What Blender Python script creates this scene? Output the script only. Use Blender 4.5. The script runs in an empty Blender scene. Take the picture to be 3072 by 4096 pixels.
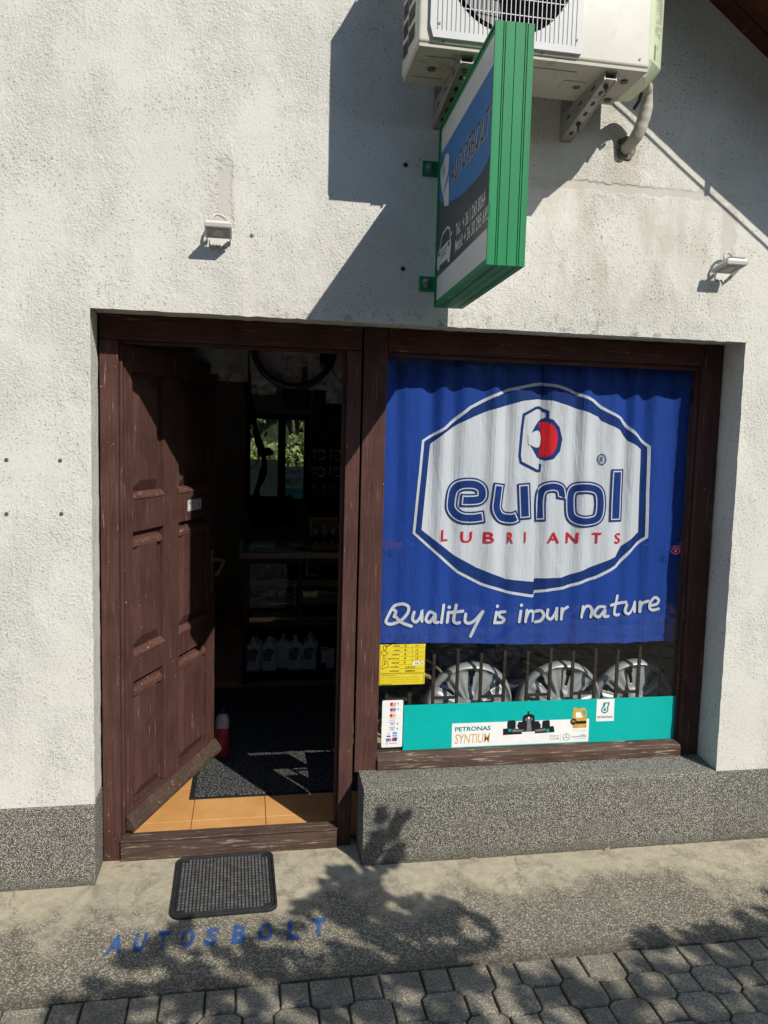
import bpy, bmesh, math, random
from mathutils import Vector, Matrix, noise as mnoise
random.seed(7)
S = bpy.context.scene
COL = S.collection
V = Vector
# ------------------------------------------------------------------ camera
YAW, PITCH, ROLL, FPX = .1749, -.0950, .0266, 3090.86
CAM = V((.5331, -2.8011, 1.6370))
cr = V((math.cos(YAW), -math.sin(YAW), 0))
cf = V((math.sin(YAW)*math.cos(PITCH), math.cos(YAW)*math.cos(PITCH), math.sin(PITCH)))
cu = cr.cross(cf)
r2 = math.cos(ROLL)*cr + math.sin(ROLL)*cu
u2 = -math.sin(ROLL)*cr + math.cos(ROLL)*cu
cd = bpy.data.cameras.new('camera'); cam = bpy.data.objects.new('camera', cd); COL.objects.link(cam)
cam.matrix_world = Matrix(((r2.x, u2.x, -cf.x, CAM.x), (r2.y, u2.y, -cf.y, CAM.y), (r2.z, u2.z, -cf.z, CAM.z), (0, 0, 0, 1)))
cd.sensor_fit = 'HORIZONTAL'; cd.sensor_width = 36; cd.lens = 36*FPX/3072
cd.clip_start = .05; cd.clip_end = 500
S.camera = cam
# ------------------------------------------------------------------ light
SA, SB = .60, .945                       # towards the sun: (SA, -1, SB)
sd = V((SA, -1, SB)).normalized()
W = bpy.data.worlds.new("World"); S.world = W; W.use_nodes = True
nt = W.node_tree; nt.nodes.clear()
sky = nt.nodes.new('ShaderNodeTexSky'); sky.sky_type = 'NISHITA'; sky.sun_disc = False
sky.dust_density = .4; sky.ozone_density = 2.; sky.sun_elevation = math.asin(sd.z); sky.sun_rotation = math.atan2(sd.x, sd.y)
bg = nt.nodes.new('ShaderNodeBackground'); bg.inputs[1].default_value = .15
wo = nt.nodes.new('ShaderNodeOutputWorld')
nt.links.new(sky.outputs[0], bg.inputs[0]); nt.links.new(bg.outputs[0], wo.inputs[0])
sl = bpy.data.lights.new('sun', 'SUN'); sl.energy = 4.8; sl.angle = math.radians(.4); sl.color = (1, .945, .86)
so = bpy.data.objects.new('sun', sl); COL.objects.link(so); so.location = (4, -8, 7)
so.rotation_euler = sd.to_track_quat('Z', 'Y').to_euler()
S.view_settings.view_transform = 'Standard'; S.view_settings.look = 'None'
S.view_settings.exposure = .04; S.view_settings.gamma = 1
S.cycles.max_bounces = 8; S.cycles.transparent_max_bounces = 16
# ------------------------------------------------------------------ materials
class NT:
    def __init__(s, name):
        s.m = bpy.data.materials.new(name); s.m.use_nodes = True; s.t = s.m.node_tree
        s.b = s.t.nodes['Principled BSDF']; s.geo = None
    def n(s, typ, **k):
        x = s.t.nodes.new(typ)
        for a, b in k.items(): setattr(x, a, b)
        return x
    def L(s, a, b):
        if isinstance(a, bpy.types.NodeSocket): s.t.links.new(a, b)
        elif a is not None:
            try: b.default_value = a
            except Exception: b.default_value = (*a, 1)
    def pos(s, scale=(1, 1, 1), rot=(0, 0, 0), obj=False):
        if obj: o = s.n('ShaderNodeTexCoord').outputs['Object']
        else: o = s.n('ShaderNodeNewGeometry').outputs['Position']
        mp = s.n('ShaderNodeMapping'); mp.inputs['Scale'].default_value = scale; mp.inputs['Rotation'].default_value = rot
        s.L(o, mp.inputs[0]); return mp.outputs[0]
    def noise(s, vec, sc, det=3, ro=.55, dist=0):
        x = s.n('ShaderNodeTexNoise'); s.L(vec, x.inputs['Vector']); x.inputs['Scale'].default_value = sc
        x.inputs['Detail'].default_value = det; x.inputs['Roughness'].default_value = ro; x.inputs['Distortion'].default_value = dist
        return x.outputs['Fac']
    def vor(s, vec, sc, out='Color', feat='F1'):
        x = s.n('ShaderNodeTexVoronoi', feature=feat); s.L(vec, x.inputs['Vector']); x.inputs['Scale'].default_value = sc
        return x.outputs[out]
    def math(s, op, a, b=0., c=0., clamp=False):
        x = s.n('ShaderNodeMath', operation=op, use_clamp=clamp)
        s.L(a, x.inputs[0]); s.L(b, x.inputs[1]); s.L(c, x.inputs[2]); return x.outputs[0]
    def ss(s, v, lo, hi):
        x = s.n('ShaderNodeMapRange', interpolation_type='SMOOTHSTEP'); s.L(v, x.inputs[0])
        x.inputs[1].default_value = lo; x.inputs[2].default_value = hi
        if lo > hi:
            x.inputs[1].default_value = hi; x.inputs[2].default_value = lo; x.inputs[3].default_value = 1; x.inputs[4].default_value = 0
        return x.outputs[0]
    def mix(s, f, a, b, bt='MIX'):
        x = s.n('ShaderNodeMix', data_type='RGBA', blend_type=bt)
        s.L(f, x.inputs[0]); s.L(a, x.inputs[6]); s.L(b, x.inputs[7]); return x.outputs[2]
    def sep(s, v):
        x = s.n('ShaderNodeSeparateXYZ'); s.L(v, x.inputs[0]); return x.outputs
    def bump(s, h, st=.5, d=.002, prev=None):
        x = s.n('ShaderNodeBump'); x.inputs['Strength'].default_value = st; x.inputs['Distance'].default_value = d
        s.L(h, x.inputs['Height'])
        if prev is not None: s.L(prev, x.inputs['Normal'])
        s.L(x.outputs[0], s.b.inputs['Normal']); return x.outputs[0]
    def out(s, col, rough=.8, metal=0, spec=None):
        s.L(col, s.b.inputs['Base Color']); s.L(rough, s.b.inputs['Roughness']); s.L(metal, s.b.inputs['Metallic'])
        if spec is not None: s.b.inputs['Specular IOR Level'].default_value = spec
        return s.m

def simple(name, col, rough=.6, metal=0, var=.12, sc=30, bump=0, bsc=200, bd=.001, spec=None):
    a = NT(name); p = a.pos()
    f = a.noise(p, sc, 4)
    c = a.mix(a.math('MULTIPLY', a.ss(f, .35, .65), 1), tuple(x*(1-var) for x in col), tuple(min(1, x*(1+var)) for x in col))
    if bump: a.bump(a.noise(p, bsc, 3), bump, bd)
    return a.out(c, rough, metal, spec)

def plaster():
    a = NT('rough_plaster'); p = a.pos(); sx = a.sep(p)
    big = a.noise(p, 1.3, 4); mid = a.noise(p, 9, 4)
    def patch(cx, cz, hx, hz, ns, amp):
        d = a.math('MAXIMUM', a.math('DIVIDE', a.math('ABSOLUTE', a.math('SUBTRACT', sx[0], cx)), hx),
                   a.math('DIVIDE', a.math('ABSOLUTE', a.math('SUBTRACT', sx[2], cz)), hz))
        nn = a.math('MULTIPLY', a.math('SUBTRACT', a.noise(p, ns, 5, .7), .5), amp)
        return a.ss(a.math('ADD', d, nn), 1.35, .7)
    pa = patch(.442, 2.46, .026, .10, 28, 2.6)
    pb = patch(2.345, 2.45, .03, .10, 28, 2.8)
    pc = patch(1.9, 2.588, .46, .016, 18, 3.6)
    pt = a.math('MAXIMUM', a.math('MAXIMUM', pa, pb), pc)
    # bare patches where the texture is worn smooth
    smooth = a.math('MAXIMUM', pt, a.math('MULTIPLY', a.ss(a.noise(p, 5, 4, .6), .56, .68), .55))
    g1 = a.noise(p, 250, 5, .68); g2 = a.noise(p, 105, 4, .65); v1 = a.vor(p, 120, 'Distance')
    pv = a.pos((1, 1, .3)); g3 = a.noise(pv, 90, 3, .6)
    h = a.math('ADD', a.math('MULTIPLY', g1, .9), a.math('MULTIPLY', g2, .55))
    h = a.math('ADD', h, a.math('MULTIPLY', g3, .35)); h = a.math('ADD', h, a.math('MULTIPLY', v1, .4))
    clus = a.math('ADD', .30, a.math('MULTIPLY', a.ss(a.noise(a.pos((1, 1, .6)), 3.0, 5, .62), .40, .62), .75))
    h = a.math('MULTIPLY', h, a.math('MULTIPLY', clus, a.math('SUBTRACT', 1.0, a.math('MULTIPLY', smooth, .8))))
    a.bump(h, 1., .0043)
    c = a.mix(a.ss(big, .35, .7), (.655, .642, .588), (.60, .588, .54))
    c = a.mix(a.math('MULTIPLY', a.ss(mid, .45, .75), .35), c, (.54, .52, .46))
    # grime: pits filled with dark dirt, heavier right of the hanging sign
    zone = a.math('MULTIPLY', a.ss(sx[0], 1.3, 1.6), a.ss(sx[0], 2.5, 2.1))
    zone = a.math('MULTIPLY', zone, a.ss(a.noise(pv, 3.2, 3, .6), .42, .62))
    zone = a.math('ADD', a.math('MULTIPLY', zone, .6), .5)
    zone = a.math('MULTIPLY', zone, a.ss(a.noise(p, 4.5, 4, .6), .36, .60))
    pit = a.math('MULTIPLY', a.ss(a.noise(p, 125, 3, .55), .58, .67), a.math('ADD', zone, .18), clamp=True)
    pit = a.math('MULTIPLY', pit, a.math('SUBTRACT', 1.0, pt))
    c = a.mix(pit, c, (.11, .10, .085))
    speck = a.math('MULTIPLY', a.ss(a.noise(p, 55, 3, .6), .695, .735), .8)
    c = a.mix(speck, c, (.09, .08, .07))
    tan = a.math('MULTIPLY', a.math('MULTIPLY', a.ss(sx[0], 1.45, 1.75), a.ss(sx[0], 2.5, 2.1)), a.math('MULTIPLY', a.ss(sx[2], 2.05, 2.25), a.ss(sx[2], 2.95, 2.6)))
    tan = a.math('MULTIPLY', tan, a.ss(a.noise(a.pos((1, 1, .35)), 9, 5, .65), .40, .62))
    c = a.mix(a.math('MULTIPLY', tan, .42), c, (.43, .375, .28))
    drip = a.math('MULTIPLY', a.ss(a.noise(a.pos((1, 1, .06)), 26, 3, .6), .60, .72), a.math('MULTIPLY', a.ss(a.noise(p, 2.1, 2), .5, .62), .22))
    c = a.mix(drip, c, (.36, .33, .27))
    # dirt just above the lintel and on the underside of the wall opening
    edge = a.math('MULTIPLY', a.ss(sx[2], 2.16, 2.05), a.ss(a.noise(p, 26, 5, .75), .5, .64))
    edge = a.math('MULTIPLY', edge, a.math('MULTIPLY', a.ss(sx[2], 1.98, 2.04), a.math('MULTIPLY', a.ss(sx[0], .3, .9), a.ss(sx[0], 2.45, 2.1))))
    c = a.mix(a.math('MULTIPLY', edge, .6), c, (.16, .14, .11))
    c = a.mix(a.math('MULTIPLY', pt, .62), c, (.47, .44, .375))
    rust = patch(1.925, 2.705, .035, .022, 24, 3.2)
    c = a.mix(a.math('MULTIPLY', rust, .4), c, (.38, .29, .21))
    return a.out(c, .92, spec=.2)

def chips(name='chip_render', tone=1.):
    a = NT(name); p = a.pos()
    v = a.n('ShaderNodeTexVoronoi'); a.L(p, v.inputs['Vector']); v.inputs['Scale'].default_value = 310
    r = a.sep(v.outputs['Color'])[0]
    c = a.mix(a.ss(r, .25, .8), (.20*tone, .192*tone, .162*tone), (.62*tone, .60*tone, .52*tone))
    c = a.mix(a.ss(v.outputs['Distance'], .35, .6), c, (.075, .07, .06))
    c = a.mix(a.math('MULTIPLY', a.ss(a.noise(p, 3, 5, .65), .42, .7), .45), c, (.16, .15, .125))
    sx = a.sep(p)
    c = a.mix(a.math('MULTIPLY', a.ss(sx[2], .05, .0), .5), c, (.13, .115, .09))
    h = a.math('ADD', a.math('MULTIPLY', v.outputs['Distance'], -1), a.math('MULTIPLY', a.noise(p, 320, 2), .5))
    a.bump(h, .9, .0035)
    return a.out(c, .9, spec=.2)

def concrete(name, base, dark, wear=True, fs=230):
    a = NT(name); p = a.pos(); sx = a.sep(p)
    v = a.vor(p, fs, 'Color'); r = a.sep(v)[0]
    n1 = a.noise(p, 150, 4, .7); big = a.noise(p, 3.2, 6, .68); med = a.noise(p, 22, 5, .65)
    c = a.mix(a.ss(med, .35, .68), base, tuple(x*.78 for x in base))
    if wear:   # skim coat near the wall, exposed aggregate towards the paving
        w = a.math('ADD', a.math('MULTIPLY', sx[1], -1), a.math('MULTIPLY', a.math('SUBTRACT', big, .5), .9))
        wf = a.ss(w, .12, .34)
        agg = a.mix(a.ss(r, .35, .95), dark, (.48, .45, .37))
        agg = a.mix(a.ss(n1, .45, .62), agg, tuple(x*.5 for x in dark))
        c = a.mix(a.math('MULTIPLY', a.math('MAXIMUM', wf, a.math('MULTIPLY', a.ss(a.noise(p, 8, 5, .7), .5, .62), .5)), .9), c, agg)
        c = a.mix(a.math('MULTIPLY', a.ss(sx[1], -.50, -.60), .55), c, (.06, .052, .038))
        c = a.mix(a.math('MULTIPLY', a.ss(a.noise(p, 60, 2), .66, .72), .5), c, (.42, .40, .34))
        jl = a.ss(a.math('ADD', sx[1], a.math('MULTIPLY', a.noise(p, 30, 4, .7), .012)), -.009, -.003)
        jl = a.math('MULTIPLY', jl, a.math('MAXIMUM', a.ss(sx[0], .004, -.004), a.ss(sx[0], .97, .98)))
        c = a.mix(a.math('MULTIPLY', jl, .85), c, (.05, .043, .032))
        # cracks
        for (x0, k, s2) in ((1.60, -.32, 5), (-.29, .35, 7)):
            dd = a.math('ABSOLUTE', a.math('ADD', a.math('SUBTRACT', sx[0], x0), a.math('ADD', a.math('MULTIPLY', sx[1], k), a.math('MULTIPLY', a.math('SUBTRACT', a.noise(p, s2, 6, .75), .5), .18))))
            c = a.mix(a.math('MULTIPLY', a.ss(dd, .0022, .0008), .7), c, (.03, .027, .02))
    else:
        c = a.mix(a.ss(r, .5, 1.), c, tuple(min(1, x*1.8) for x in base))
        c = a.mix(a.ss(n1, .5, .66), c, dark)
        c = a.mix(a.math('MULTIPLY', a.ss(big, .42, .6), .5), c, dark)
    a.bump(a.math('ADD', n1, a.math('MULTIPLY', r, .6)), 1., .004)
    return a.out(c, .9, spec=.25)

def wood(name, axis='Z', paint=(.088, .043, .036), wear=.85, bare=(.34, .24, .17)):
    a = NT(name)
    sc = {'X': (.06, 1, 1), 'Y': (1, .06, 1), 'Z': (1, 1, .05)}[axis]
    p = a.pos(sc); q = a.pos()
    g = a.noise(p, 120, 4, .65, .6); g2 = a.noise(p, 38, 3, .6, 1.2)
    c = a.mix(a.ss(a.noise(q, 6, 4), .35, .7), paint, tuple(x*.72 for x in paint))
    c = a.mix(a.math('MULTIPLY', a.ss(g, .45, .75), .5), c, (paint[0]*1.6, paint[1]*1.8, paint[2]*1.8))
    g4 = a.noise(a.pos(tuple(v*.6 if v < 1 else v for v in sc)), 190, 3, .6, .3)
    c = a.mix(a.math('MULTIPLY', a.ss(g4, .50, .64), .42), c, tuple(x*.38 for x in paint))
    sc2 = a.math('MULTIPLY', a.ss(g, .69-.06*wear, .735-.06*wear), a.ss(a.noise(q, 7, 4, .7), .50-.08*wear, .58))
    chip = a.math('MULTIPLY', a.ss(a.noise(q, 60, 3, .6), .685, .715), a.ss(a.noise(q, 5, 3), .50, .60))
    c = a.mix(a.math('MAXIMUM', a.math('MULTIPLY', sc2, .85), chip), c, bare)
    a.bump(a.math('ADD', g, a.math('MULTIPLY', g2, .7)), .55, .0016)
    return a.out(c, .6, spec=.06)

def glass(name, tint=(1, 1, 1), refl=1.):
    a = NT(name); t = a.t
    tr = a.n('ShaderNodeBsdfTransparent'); tr.inputs[0].default_value = (*tint, 1)
    gl = a.n('ShaderNodeBsdfGlossy'); gl.inputs['Roughness'].default_value = .01; gl.inputs[0].default_value = (.95, .97, 1, 1)
    lw = a.n('ShaderNodeLayerWeight'); lw.inputs[0].default_value = .5
    fz = a.math('ADD', .034, a.math('MULTIPLY', a.math('POWER', lw.outputs['Facing'], 4.), .5))
    mx = a.n('ShaderNodeMixShader')
    a.L(a.math('MULTIPLY', fz, refl, clamp=True), mx.inputs[0]); a.L(tr.outputs[0], mx.inputs[1]); a.L(gl.outputs[0], mx.inputs[2])
    o = [x for x in t.nodes if x.type == 'OUTPUT_MATERIAL'][0]
    a.L(mx.outputs[0], o.inputs[0]); return a.m

def plastic_film(name):
    a = NT(name)
    tr = a.n('ShaderNodeBsdfTransparent'); tr.inputs[0].default_value = (.75, .78, .8, 1)
    pr = a.b; pr.inputs['Base Color'].default_value = (.8, .82, .85, 1); pr.inputs['Roughness'].default_value = .15
    mx = a.n('ShaderNodeMixShader'); mx.inputs[0].default_value = .5
    a.L(tr.outputs[0], mx.inputs[1]); a.L(pr.outputs[0], mx.inputs[2])
    a.bump(a.noise(a.pos(), 60, 4, .7, 1.5), 1., .01)
    o = [x for x in a.t.nodes if x.type == 'OUTPUT_MATERIAL'][0]; a.L(mx.outputs[0], o.inputs[0]); return a.m

def faded_paint():
    a = NT('faded_stencil_paint'); p = a.pos()
    c = a.mix(a.ss(a.noise(p, 25, 3), .35, .7), (.025, .085, .27), (.05, .13, .33))
    tr = a.n('ShaderNodeBsdfTransparent'); mx = a.n('ShaderNodeMixShader')
    f = a.math('MULTIPLY', a.ss(a.noise(p, 190, 4, .7), .34, .46), a.math('ADD', .35, a.math('MULTIPLY', a.ss(a.noise(p, 17, 4, .6), .30, .55), .62)), clamp=True)
    a.bump(a.noise(p, 200, 3), .8, .003); a.out(c, .85, spec=.2)
    a.L(f, mx.inputs[0]); a.L(tr.outputs[0], mx.inputs[1]); a.L(a.b.outputs[0], mx.inputs[2])
    o = [x for x in a.t.nodes if x.type == 'OUTPUT_MATERIAL'][0]; a.L(mx.outputs[0], o.inputs[0]); return a.m

def leaf(name, c1, c2, trans=.35):
    a = NT(name); p = a.pos()
    c = a.mix(a.ss(a.noise(p, 9, 2), .35, .65), c1, c2)
    tl = a.n('ShaderNodeBsdfTranslucent'); a.L(c, tl.inputs[0]); mx = a.n('ShaderNodeMixShader'); mx.inputs[0].default_value = trans
    a.out(c, .5); a.L(a.b.outputs[0], mx.inputs[1]); a.L(tl.outputs[0], mx.inputs[2])
    o = [x for x in a.t.nodes if x.type == 'OUTPUT_MATERIAL'][0]; a.L(mx.outputs[0], o.inputs[0]); return a.m

def cloth(name, col, var=.15):
    a = NT(name); p = a.pos()
    c = a.mix(a.ss(a.noise(a.pos((1, 1, .15)), 9, 3), .3, .7), tuple(x*(1-var) for x in col), col)
    tl = a.n('ShaderNodeBsdfTranslucent'); a.L(c, tl.inputs[0]); mx = a.n('ShaderNodeMixShader'); mx.inputs[0].default_value = .12
    a.bump(a.noise(a.pos((1, 1, .22)), 22, 4, .6, .8), .8, .008)
    a.out(c, .6, spec=.12)
    a.L(a.b.outputs[0], mx.inputs[1]); a.L(tl.outputs[0], mx.inputs[2])
    o = [x for x in a.t.nodes if x.type == 'OUTPUT_MATERIAL'][0]; a.L(mx.outputs[0], o.inputs[0]); return a.m

def carpet():
    a = NT('ribbed_entrance_carpet'); p = a.pos()
    w = a.n('ShaderNodeTexVoronoi'); a.L(a.pos((1, 1.7, 1), (0, 0, .6)), w.inputs['Vector']); w.inputs['Scale'].default_value = 105
    d = w.outputs['Distance']; r = a.sep(w.outputs['Color'])[0]
    c = a.mix(a.ss(d, .25, .62), (.20, .21, .205), (.02, .021, .022))
    c = a.mix(a.math('MULTIPLY', r, .35), c, (.03, .034, .04))
    a.bump(a.math('MULTIPLY', d, -1), 1., .006); return a.out(c, .95, spec=.1)

def greens():
    a = NT('powder_coated_green_aluminium'); p = a.pos(); q = a.pos((1, 1, .1))
    c = a.mix(a.ss(a.noise(q, 12, 4), .4, .7), (.012, .20, .072), (.017, .24, .09))
    c = a.mix(a.math('MULTIPLY', a.ss(a.noise(a.pos((1, 1, .25), (0, .5, 0)), 70, 2), .77, .80), .3), c, (.15, .42, .25))
    a.bump(a.noise(p, 60, 2), .1, .001); return a.out(c, .5, spec=.25)

def metal_dirty(name, col, rough=.4, metal=0., dirt=(.1, .08, .06), amt=.5, sc=12):
    a = NT(name); p = a.pos()
    c = a.mix(a.ss(a.noise(p, 5, 4), .35, .7), col, tuple(x*.9 for x in col))
    d = a.math('MULTIPLY', a.ss(a.noise(p, sc, 6, .72), .52, .72), amt)
    c = a.mix(d, c, dirt)
    a.bump(a.noise(p, 90, 3), .12, .001); return a.out(c, rough, metal)

MPL = plaster(); MCH = chips(); MCO = concrete('worn_concrete_apron', (.52, .465, .335), (.135, .118, .082))
MPV = concrete('paver_concrete', (.275, .25, .195), (.105, .095, .072), False, 300)
MJT = concrete('joint_dirt', (.085, .075, .055), (.04, .035, .026), False)
MWZ, MWX, MWY = wood('brown_painted_wood_upright', 'Z'), wood('brown_painted_wood_level', 'X'), wood('brown_painted_wood_deep', 'Y')
MWD = wood('door_wood', 'Z', (.086, .042, .035), .8)
MWW = wood('weathered_brown_wood', 'X', (.095, .060, .047), 1.9, (.32, .27, .21))
MWL = wood('worn_ledge_wood', 'Y', (.115, .055, .042), 1.3, (.28, .22, .18))
MWB = wood('weather_board_wood', 'Y', (.085, .055, .042), 1.0, (.24, .19, .15))
MGL = glass('window_glass'); MGC = glass('cabinet_glass', (.85, .9, .9), .6)
MGR = greens(); MBK = simple('matt_black', (.012, .012, .013), .6); MDK = simple('dark_interior', (.035, .033, .03), .8)
MWH = simple('white_print', (.78, .78, .76), .45, var=.03); MSG = simple('sign_face_white', (.62, .62, .60), .3, var=.03)
MBL = simple('sign_blue', (.03, .16, .42), .3, var=.05); MCHA = simple('sign_charcoal', (.035, .04, .045), .3, var=.05)
MBT = simple('black_print', (.01, .01, .012), .4, var=0); MRD = simple('red_print', (.55, .03, .035), .5, var=.05)
MCB = cloth('blue_banner_cloth', (.016, .058, .30)); MCW = cloth('white_banner_cloth', (.58, .62, .66), .08); MCR = cloth('red_banner_print', (.6, .02, .03))
MCN = cloth('navy_banner_print', (.012, .04, .18))
MTE = simple('teal_banner_print', (.0, .40, .36), .35, var=.03); MTD = simple('dark_teal_print', (.0, .2, .2), .4)
MGO = simple('gold_print', (.55, .33, .06), .4); MYE = simple('yellow_card', (.75, .60, .02), .5, var=.05); MYP = simple('pale_paper_patch', (.72, .72, .45), .6)
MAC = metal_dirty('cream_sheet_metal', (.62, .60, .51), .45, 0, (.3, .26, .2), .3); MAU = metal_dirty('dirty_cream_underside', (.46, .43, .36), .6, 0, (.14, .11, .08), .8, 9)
MAG = metal_dirty('silver_grille_plastic', (.50, .50, .50), .45, 0, (.25, .24, .22), .25); MAP = simple('pale_green_plastic', (.58, .64, .44), .4, var=.04)
MST = metal_dirty('galvanised_bracket', (.34, .33, .30), .5, .35, (.13, .09, .06), .6); MSC = simple('zinc_screw', (.4, .4, .4), .35, .9)
MPI = metal_dirty('taped_pipe_wrap', (.52, .49, .42), .6, 0, (.25, .22, .18), .5, 20)
MFL = simple('floodlight_white', (.62, .62, .58), .4, var=.04); MLN = simple('floodlight_lens', (.20, .22, .20), .15, var=.1); MLR = simple('floodlight_reflector', (.33, .35, .32), .3, .2)
MTI = None
def tiles():
    a = NT('orange_floor_tile'); p = a.pos()
    c = a.mix(a.ss(a.noise(p, 6, 5, .6), .35, .68), (.66, .35, .125), (.56, .28, .09)); a.bump(a.noise(p, 40, 3), .15, .001)
    return a.out(c, .45)
MTI = tiles(); MGT = simple('tile_grout', (.12, .09, .06), .9)
MCP = carpet(); MRB = simple('black_rubber', (.022, .022, .023), .7, var=.2, spec=.2); MRT = simple('lighter_stud_rubber', (.095, .092, .087), .75, var=.3, sc=40, bump=.4, bsc=300)
MBR = simple('dark_brown_grille_bar', (.03, .024, .020), .6, spec=.1); MHB = simple('silver_wheel_cover', (.31, .33, .325), .42, .2, var=.05)
MHP = glass('clear_wrap'); MFIL = plastic_film('crumpled_clear_film')
MPA = faded_paint(); MSO = wood('soffit_board', 'Y', (.075, .028, .02), .1)
MLF = leaf('tree_leaf', (.035, .075, .015), (.06, .11, .02)); MLH = leaf('hedge_leaf', (.22, .28, .09), (.42, .48, .24)); MBA = simple('bark', (.09, .07, .05), .9, bump=.8, bsc=60, bd=.004)
MIN = simple('shop_inner_wall', (.6, .59, .56), .9); MCT = simple('grey_laminate', (.5, .5, .49), .4); MSH = simple('pale_shelf_wood', (.42, .30, .17), .5)
MJG = simple('white_oil_can_plastic', (.80, .84, .88), .35, var=.03); MLB = simple('dark_label_print', (.05, .06, .08), .4)
MRF = simple('red_coolant', (.42, .03, .05), .25); MRE = simple('cloudy_clear_plastic', (.42, .38, .42), .35)
MSB = simple('grey_small_box', (.3, .3, .28), .5); MCD = simple('cardboard', (.5, .38, .25), .8); MPP = simple('grey_paper', (.6, .6, .6), .8)
MGG = simple('grey_distant_ground', (.12, .115, .1), .9)

# ------------------------------------------------------------------ mesh helpers
class MB:
    def __init__(s, M=None): s.v = []; s.f = []; s.mi = []; s.M = M or (lambda p: p); s.k = 0
    def add(s, vs, fs):
        o = len(s.v); s.v += [V(s.M(V(p))) for p in vs]
        for f in fs: s.f.append([o+i for i in f]); s.mi.append(s.k)
        return s
    def box(s, x0, x1, y0, y1, z0, z1):
        return s.add([(x0,y0,z0),(x1,y0,z0),(x1,y1,z0),(x0,y1,z0),(x0,y0,z1),(x1,y0,z1),(x1,y1,z1),(x0,y1,z1)],
                     [(0,3,2,1),(4,5,6,7),(0,1,5,4),(1,2,6,5),(2,3,7,6),(3,0,4,7)])
    def prism(s, pts, fn, d0, d1):      # pts 2D, fn(a,b,d)->3D
        n = len(pts)
        return s.add([fn(a, b, d0) for a, b in pts]+[fn(a, b, d1) for a, b in pts],
                     [tuple(range(n)), tuple(range(2*n-1, n-1, -1))]+[(i, i+n, (i+1) % n+n, (i+1) % n) for i in range(n)])
    def tube(s, path, r, n=8, caps=True):
        path = [V(p) for p in path]; rs = r if isinstance(r, (list, tuple)) else [r]*len(path)
        vs = []; fs = []; up = None
        for i, p in enumerate(path):
            d = (path[min(i+1, len(path)-1)]-path[max(i-1, 0)]).normalized()
            if up is None: up = d.orthogonal().normalized()
            up = (up-d*up.dot(d)).normalized(); w = d.cross(up)
            for k in range(n):
                t = 2*math.pi*k/n; vs.append(p+(up*math.cos(t)+w*math.sin(t))*rs[i])
        for i in range(len(path)-1):
            for k in range(n): fs.append((i*n+k, i*n+(k+1) % n, (i+1)*n+(k+1) % n, (i+1)*n+k))
        if caps: fs += [tuple(range(n-1, -1, -1)), tuple(range((len(path)-1)*n, len(path)*n))]
        return s.add(vs, fs)
    def lathe(s, prof, c=(0, 0, 0), n=20, ax='Z', sq=0):
        vs = []; fs = []
        for (r, h) in prof:
            for k in range(n):
                t = 2*math.pi*k/n; cx, cy = math.cos(t), math.sin(t)
                if sq: m = (abs(cx)**(sq)+abs(cy)**(sq))**(-1/sq); cx *= m; cy *= m
                a, b = r*cx, r*cy
                vs.append({'Z': (c[0]+a, c[1]+b, c[2]+h), 'Y': (c[0]+a, c[1]+h, c[2]+b), 'X': (c[0]+h, c[1]+a, c[2]+b)}[ax])
        for i in range(len(prof)-1):
            for k in range(n): fs.append((i*n+k, i*n+(k+1) % n, (i+1)*n+(k+1) % n, (i+1)*n+k))
        fs += [tuple(range(n-1, -1, -1)), tuple(range((len(prof)-1)*n, len(prof)*n))]
        return s.add(vs, fs)
    def quad(s, a, b, c, d): return s.add([a, b, c, d], [(0, 1, 2, 3)])

def wloc(o):
    p = V((0, 0, 0))
    while o is not None: p += o.location; o = o.parent
    return p
def tag(o, label=None, cat=None, group=None, kind=None):
    if label: o['label'] = label
    if cat: o['category'] = cat
    if group: o['group'] = group
    if kind: o['kind'] = kind
    return o
def empty(name, loc, label, cat, group=None):
    o = bpy.data.objects.new(name, None); COL.objects.link(o); o.location = loc; o.empty_display_size = .1
    return tag(o, label, cat, group)
def obj(name, mb, mats, parent=None, smooth=False, bevel=0, seg=1, label=None):
    me = bpy.data.meshes.new(name)
    if parent is not None: off = wloc(parent)
    else:
        xs = [p.x for p in mb.v]; ys = [p.y for p in mb.v]; off = V(((min(xs)+max(xs))/2, (min(ys)+max(ys))/2, min(p.z for p in mb.v)))
    me.from_pydata([tuple(p-off) for p in mb.v], [], mb.f)
    for m in (mats if isinstance(mats, (list, tuple)) else [mats]): me.materials.append(m)
    for p, i in zip(me.polygons, mb.mi): p.material_index = i
    bm = bmesh.new(); bm.from_mesh(me)
    bmesh.ops.recalc_face_normals(bm, faces=bm.faces)
    if bevel:
        es = [e for e in bm.edges if len(e.link_faces) == 2 and e.calc_face_angle(0) > .6]
        bmesh.ops.bevel(bm, geom=es, offset=bevel, segments=seg, affect='EDGES', profile=.6, clamp_overlap=True)
    bm.to_mesh(me); bm.free()
    if smooth:
        for p in me.polygons: p.use_smooth = True
        if smooth != 2:
            try: me.set_sharp_from_angle(angle=math.radians(38))
            except Exception: pass
    o = bpy.data.objects.new(name, me); COL.objects.link(o)
    if parent is not None: o.parent = parent
    else: o.location = off
    if label: o['label'] = label
    return o
def copy_tree(o, parent=None):
    c = o.copy(); COL.objects.link(c); c.parent = parent
    if parent is None: pass
    for ch in list(o.children): copy_tree(ch, c)
    return c

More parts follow.
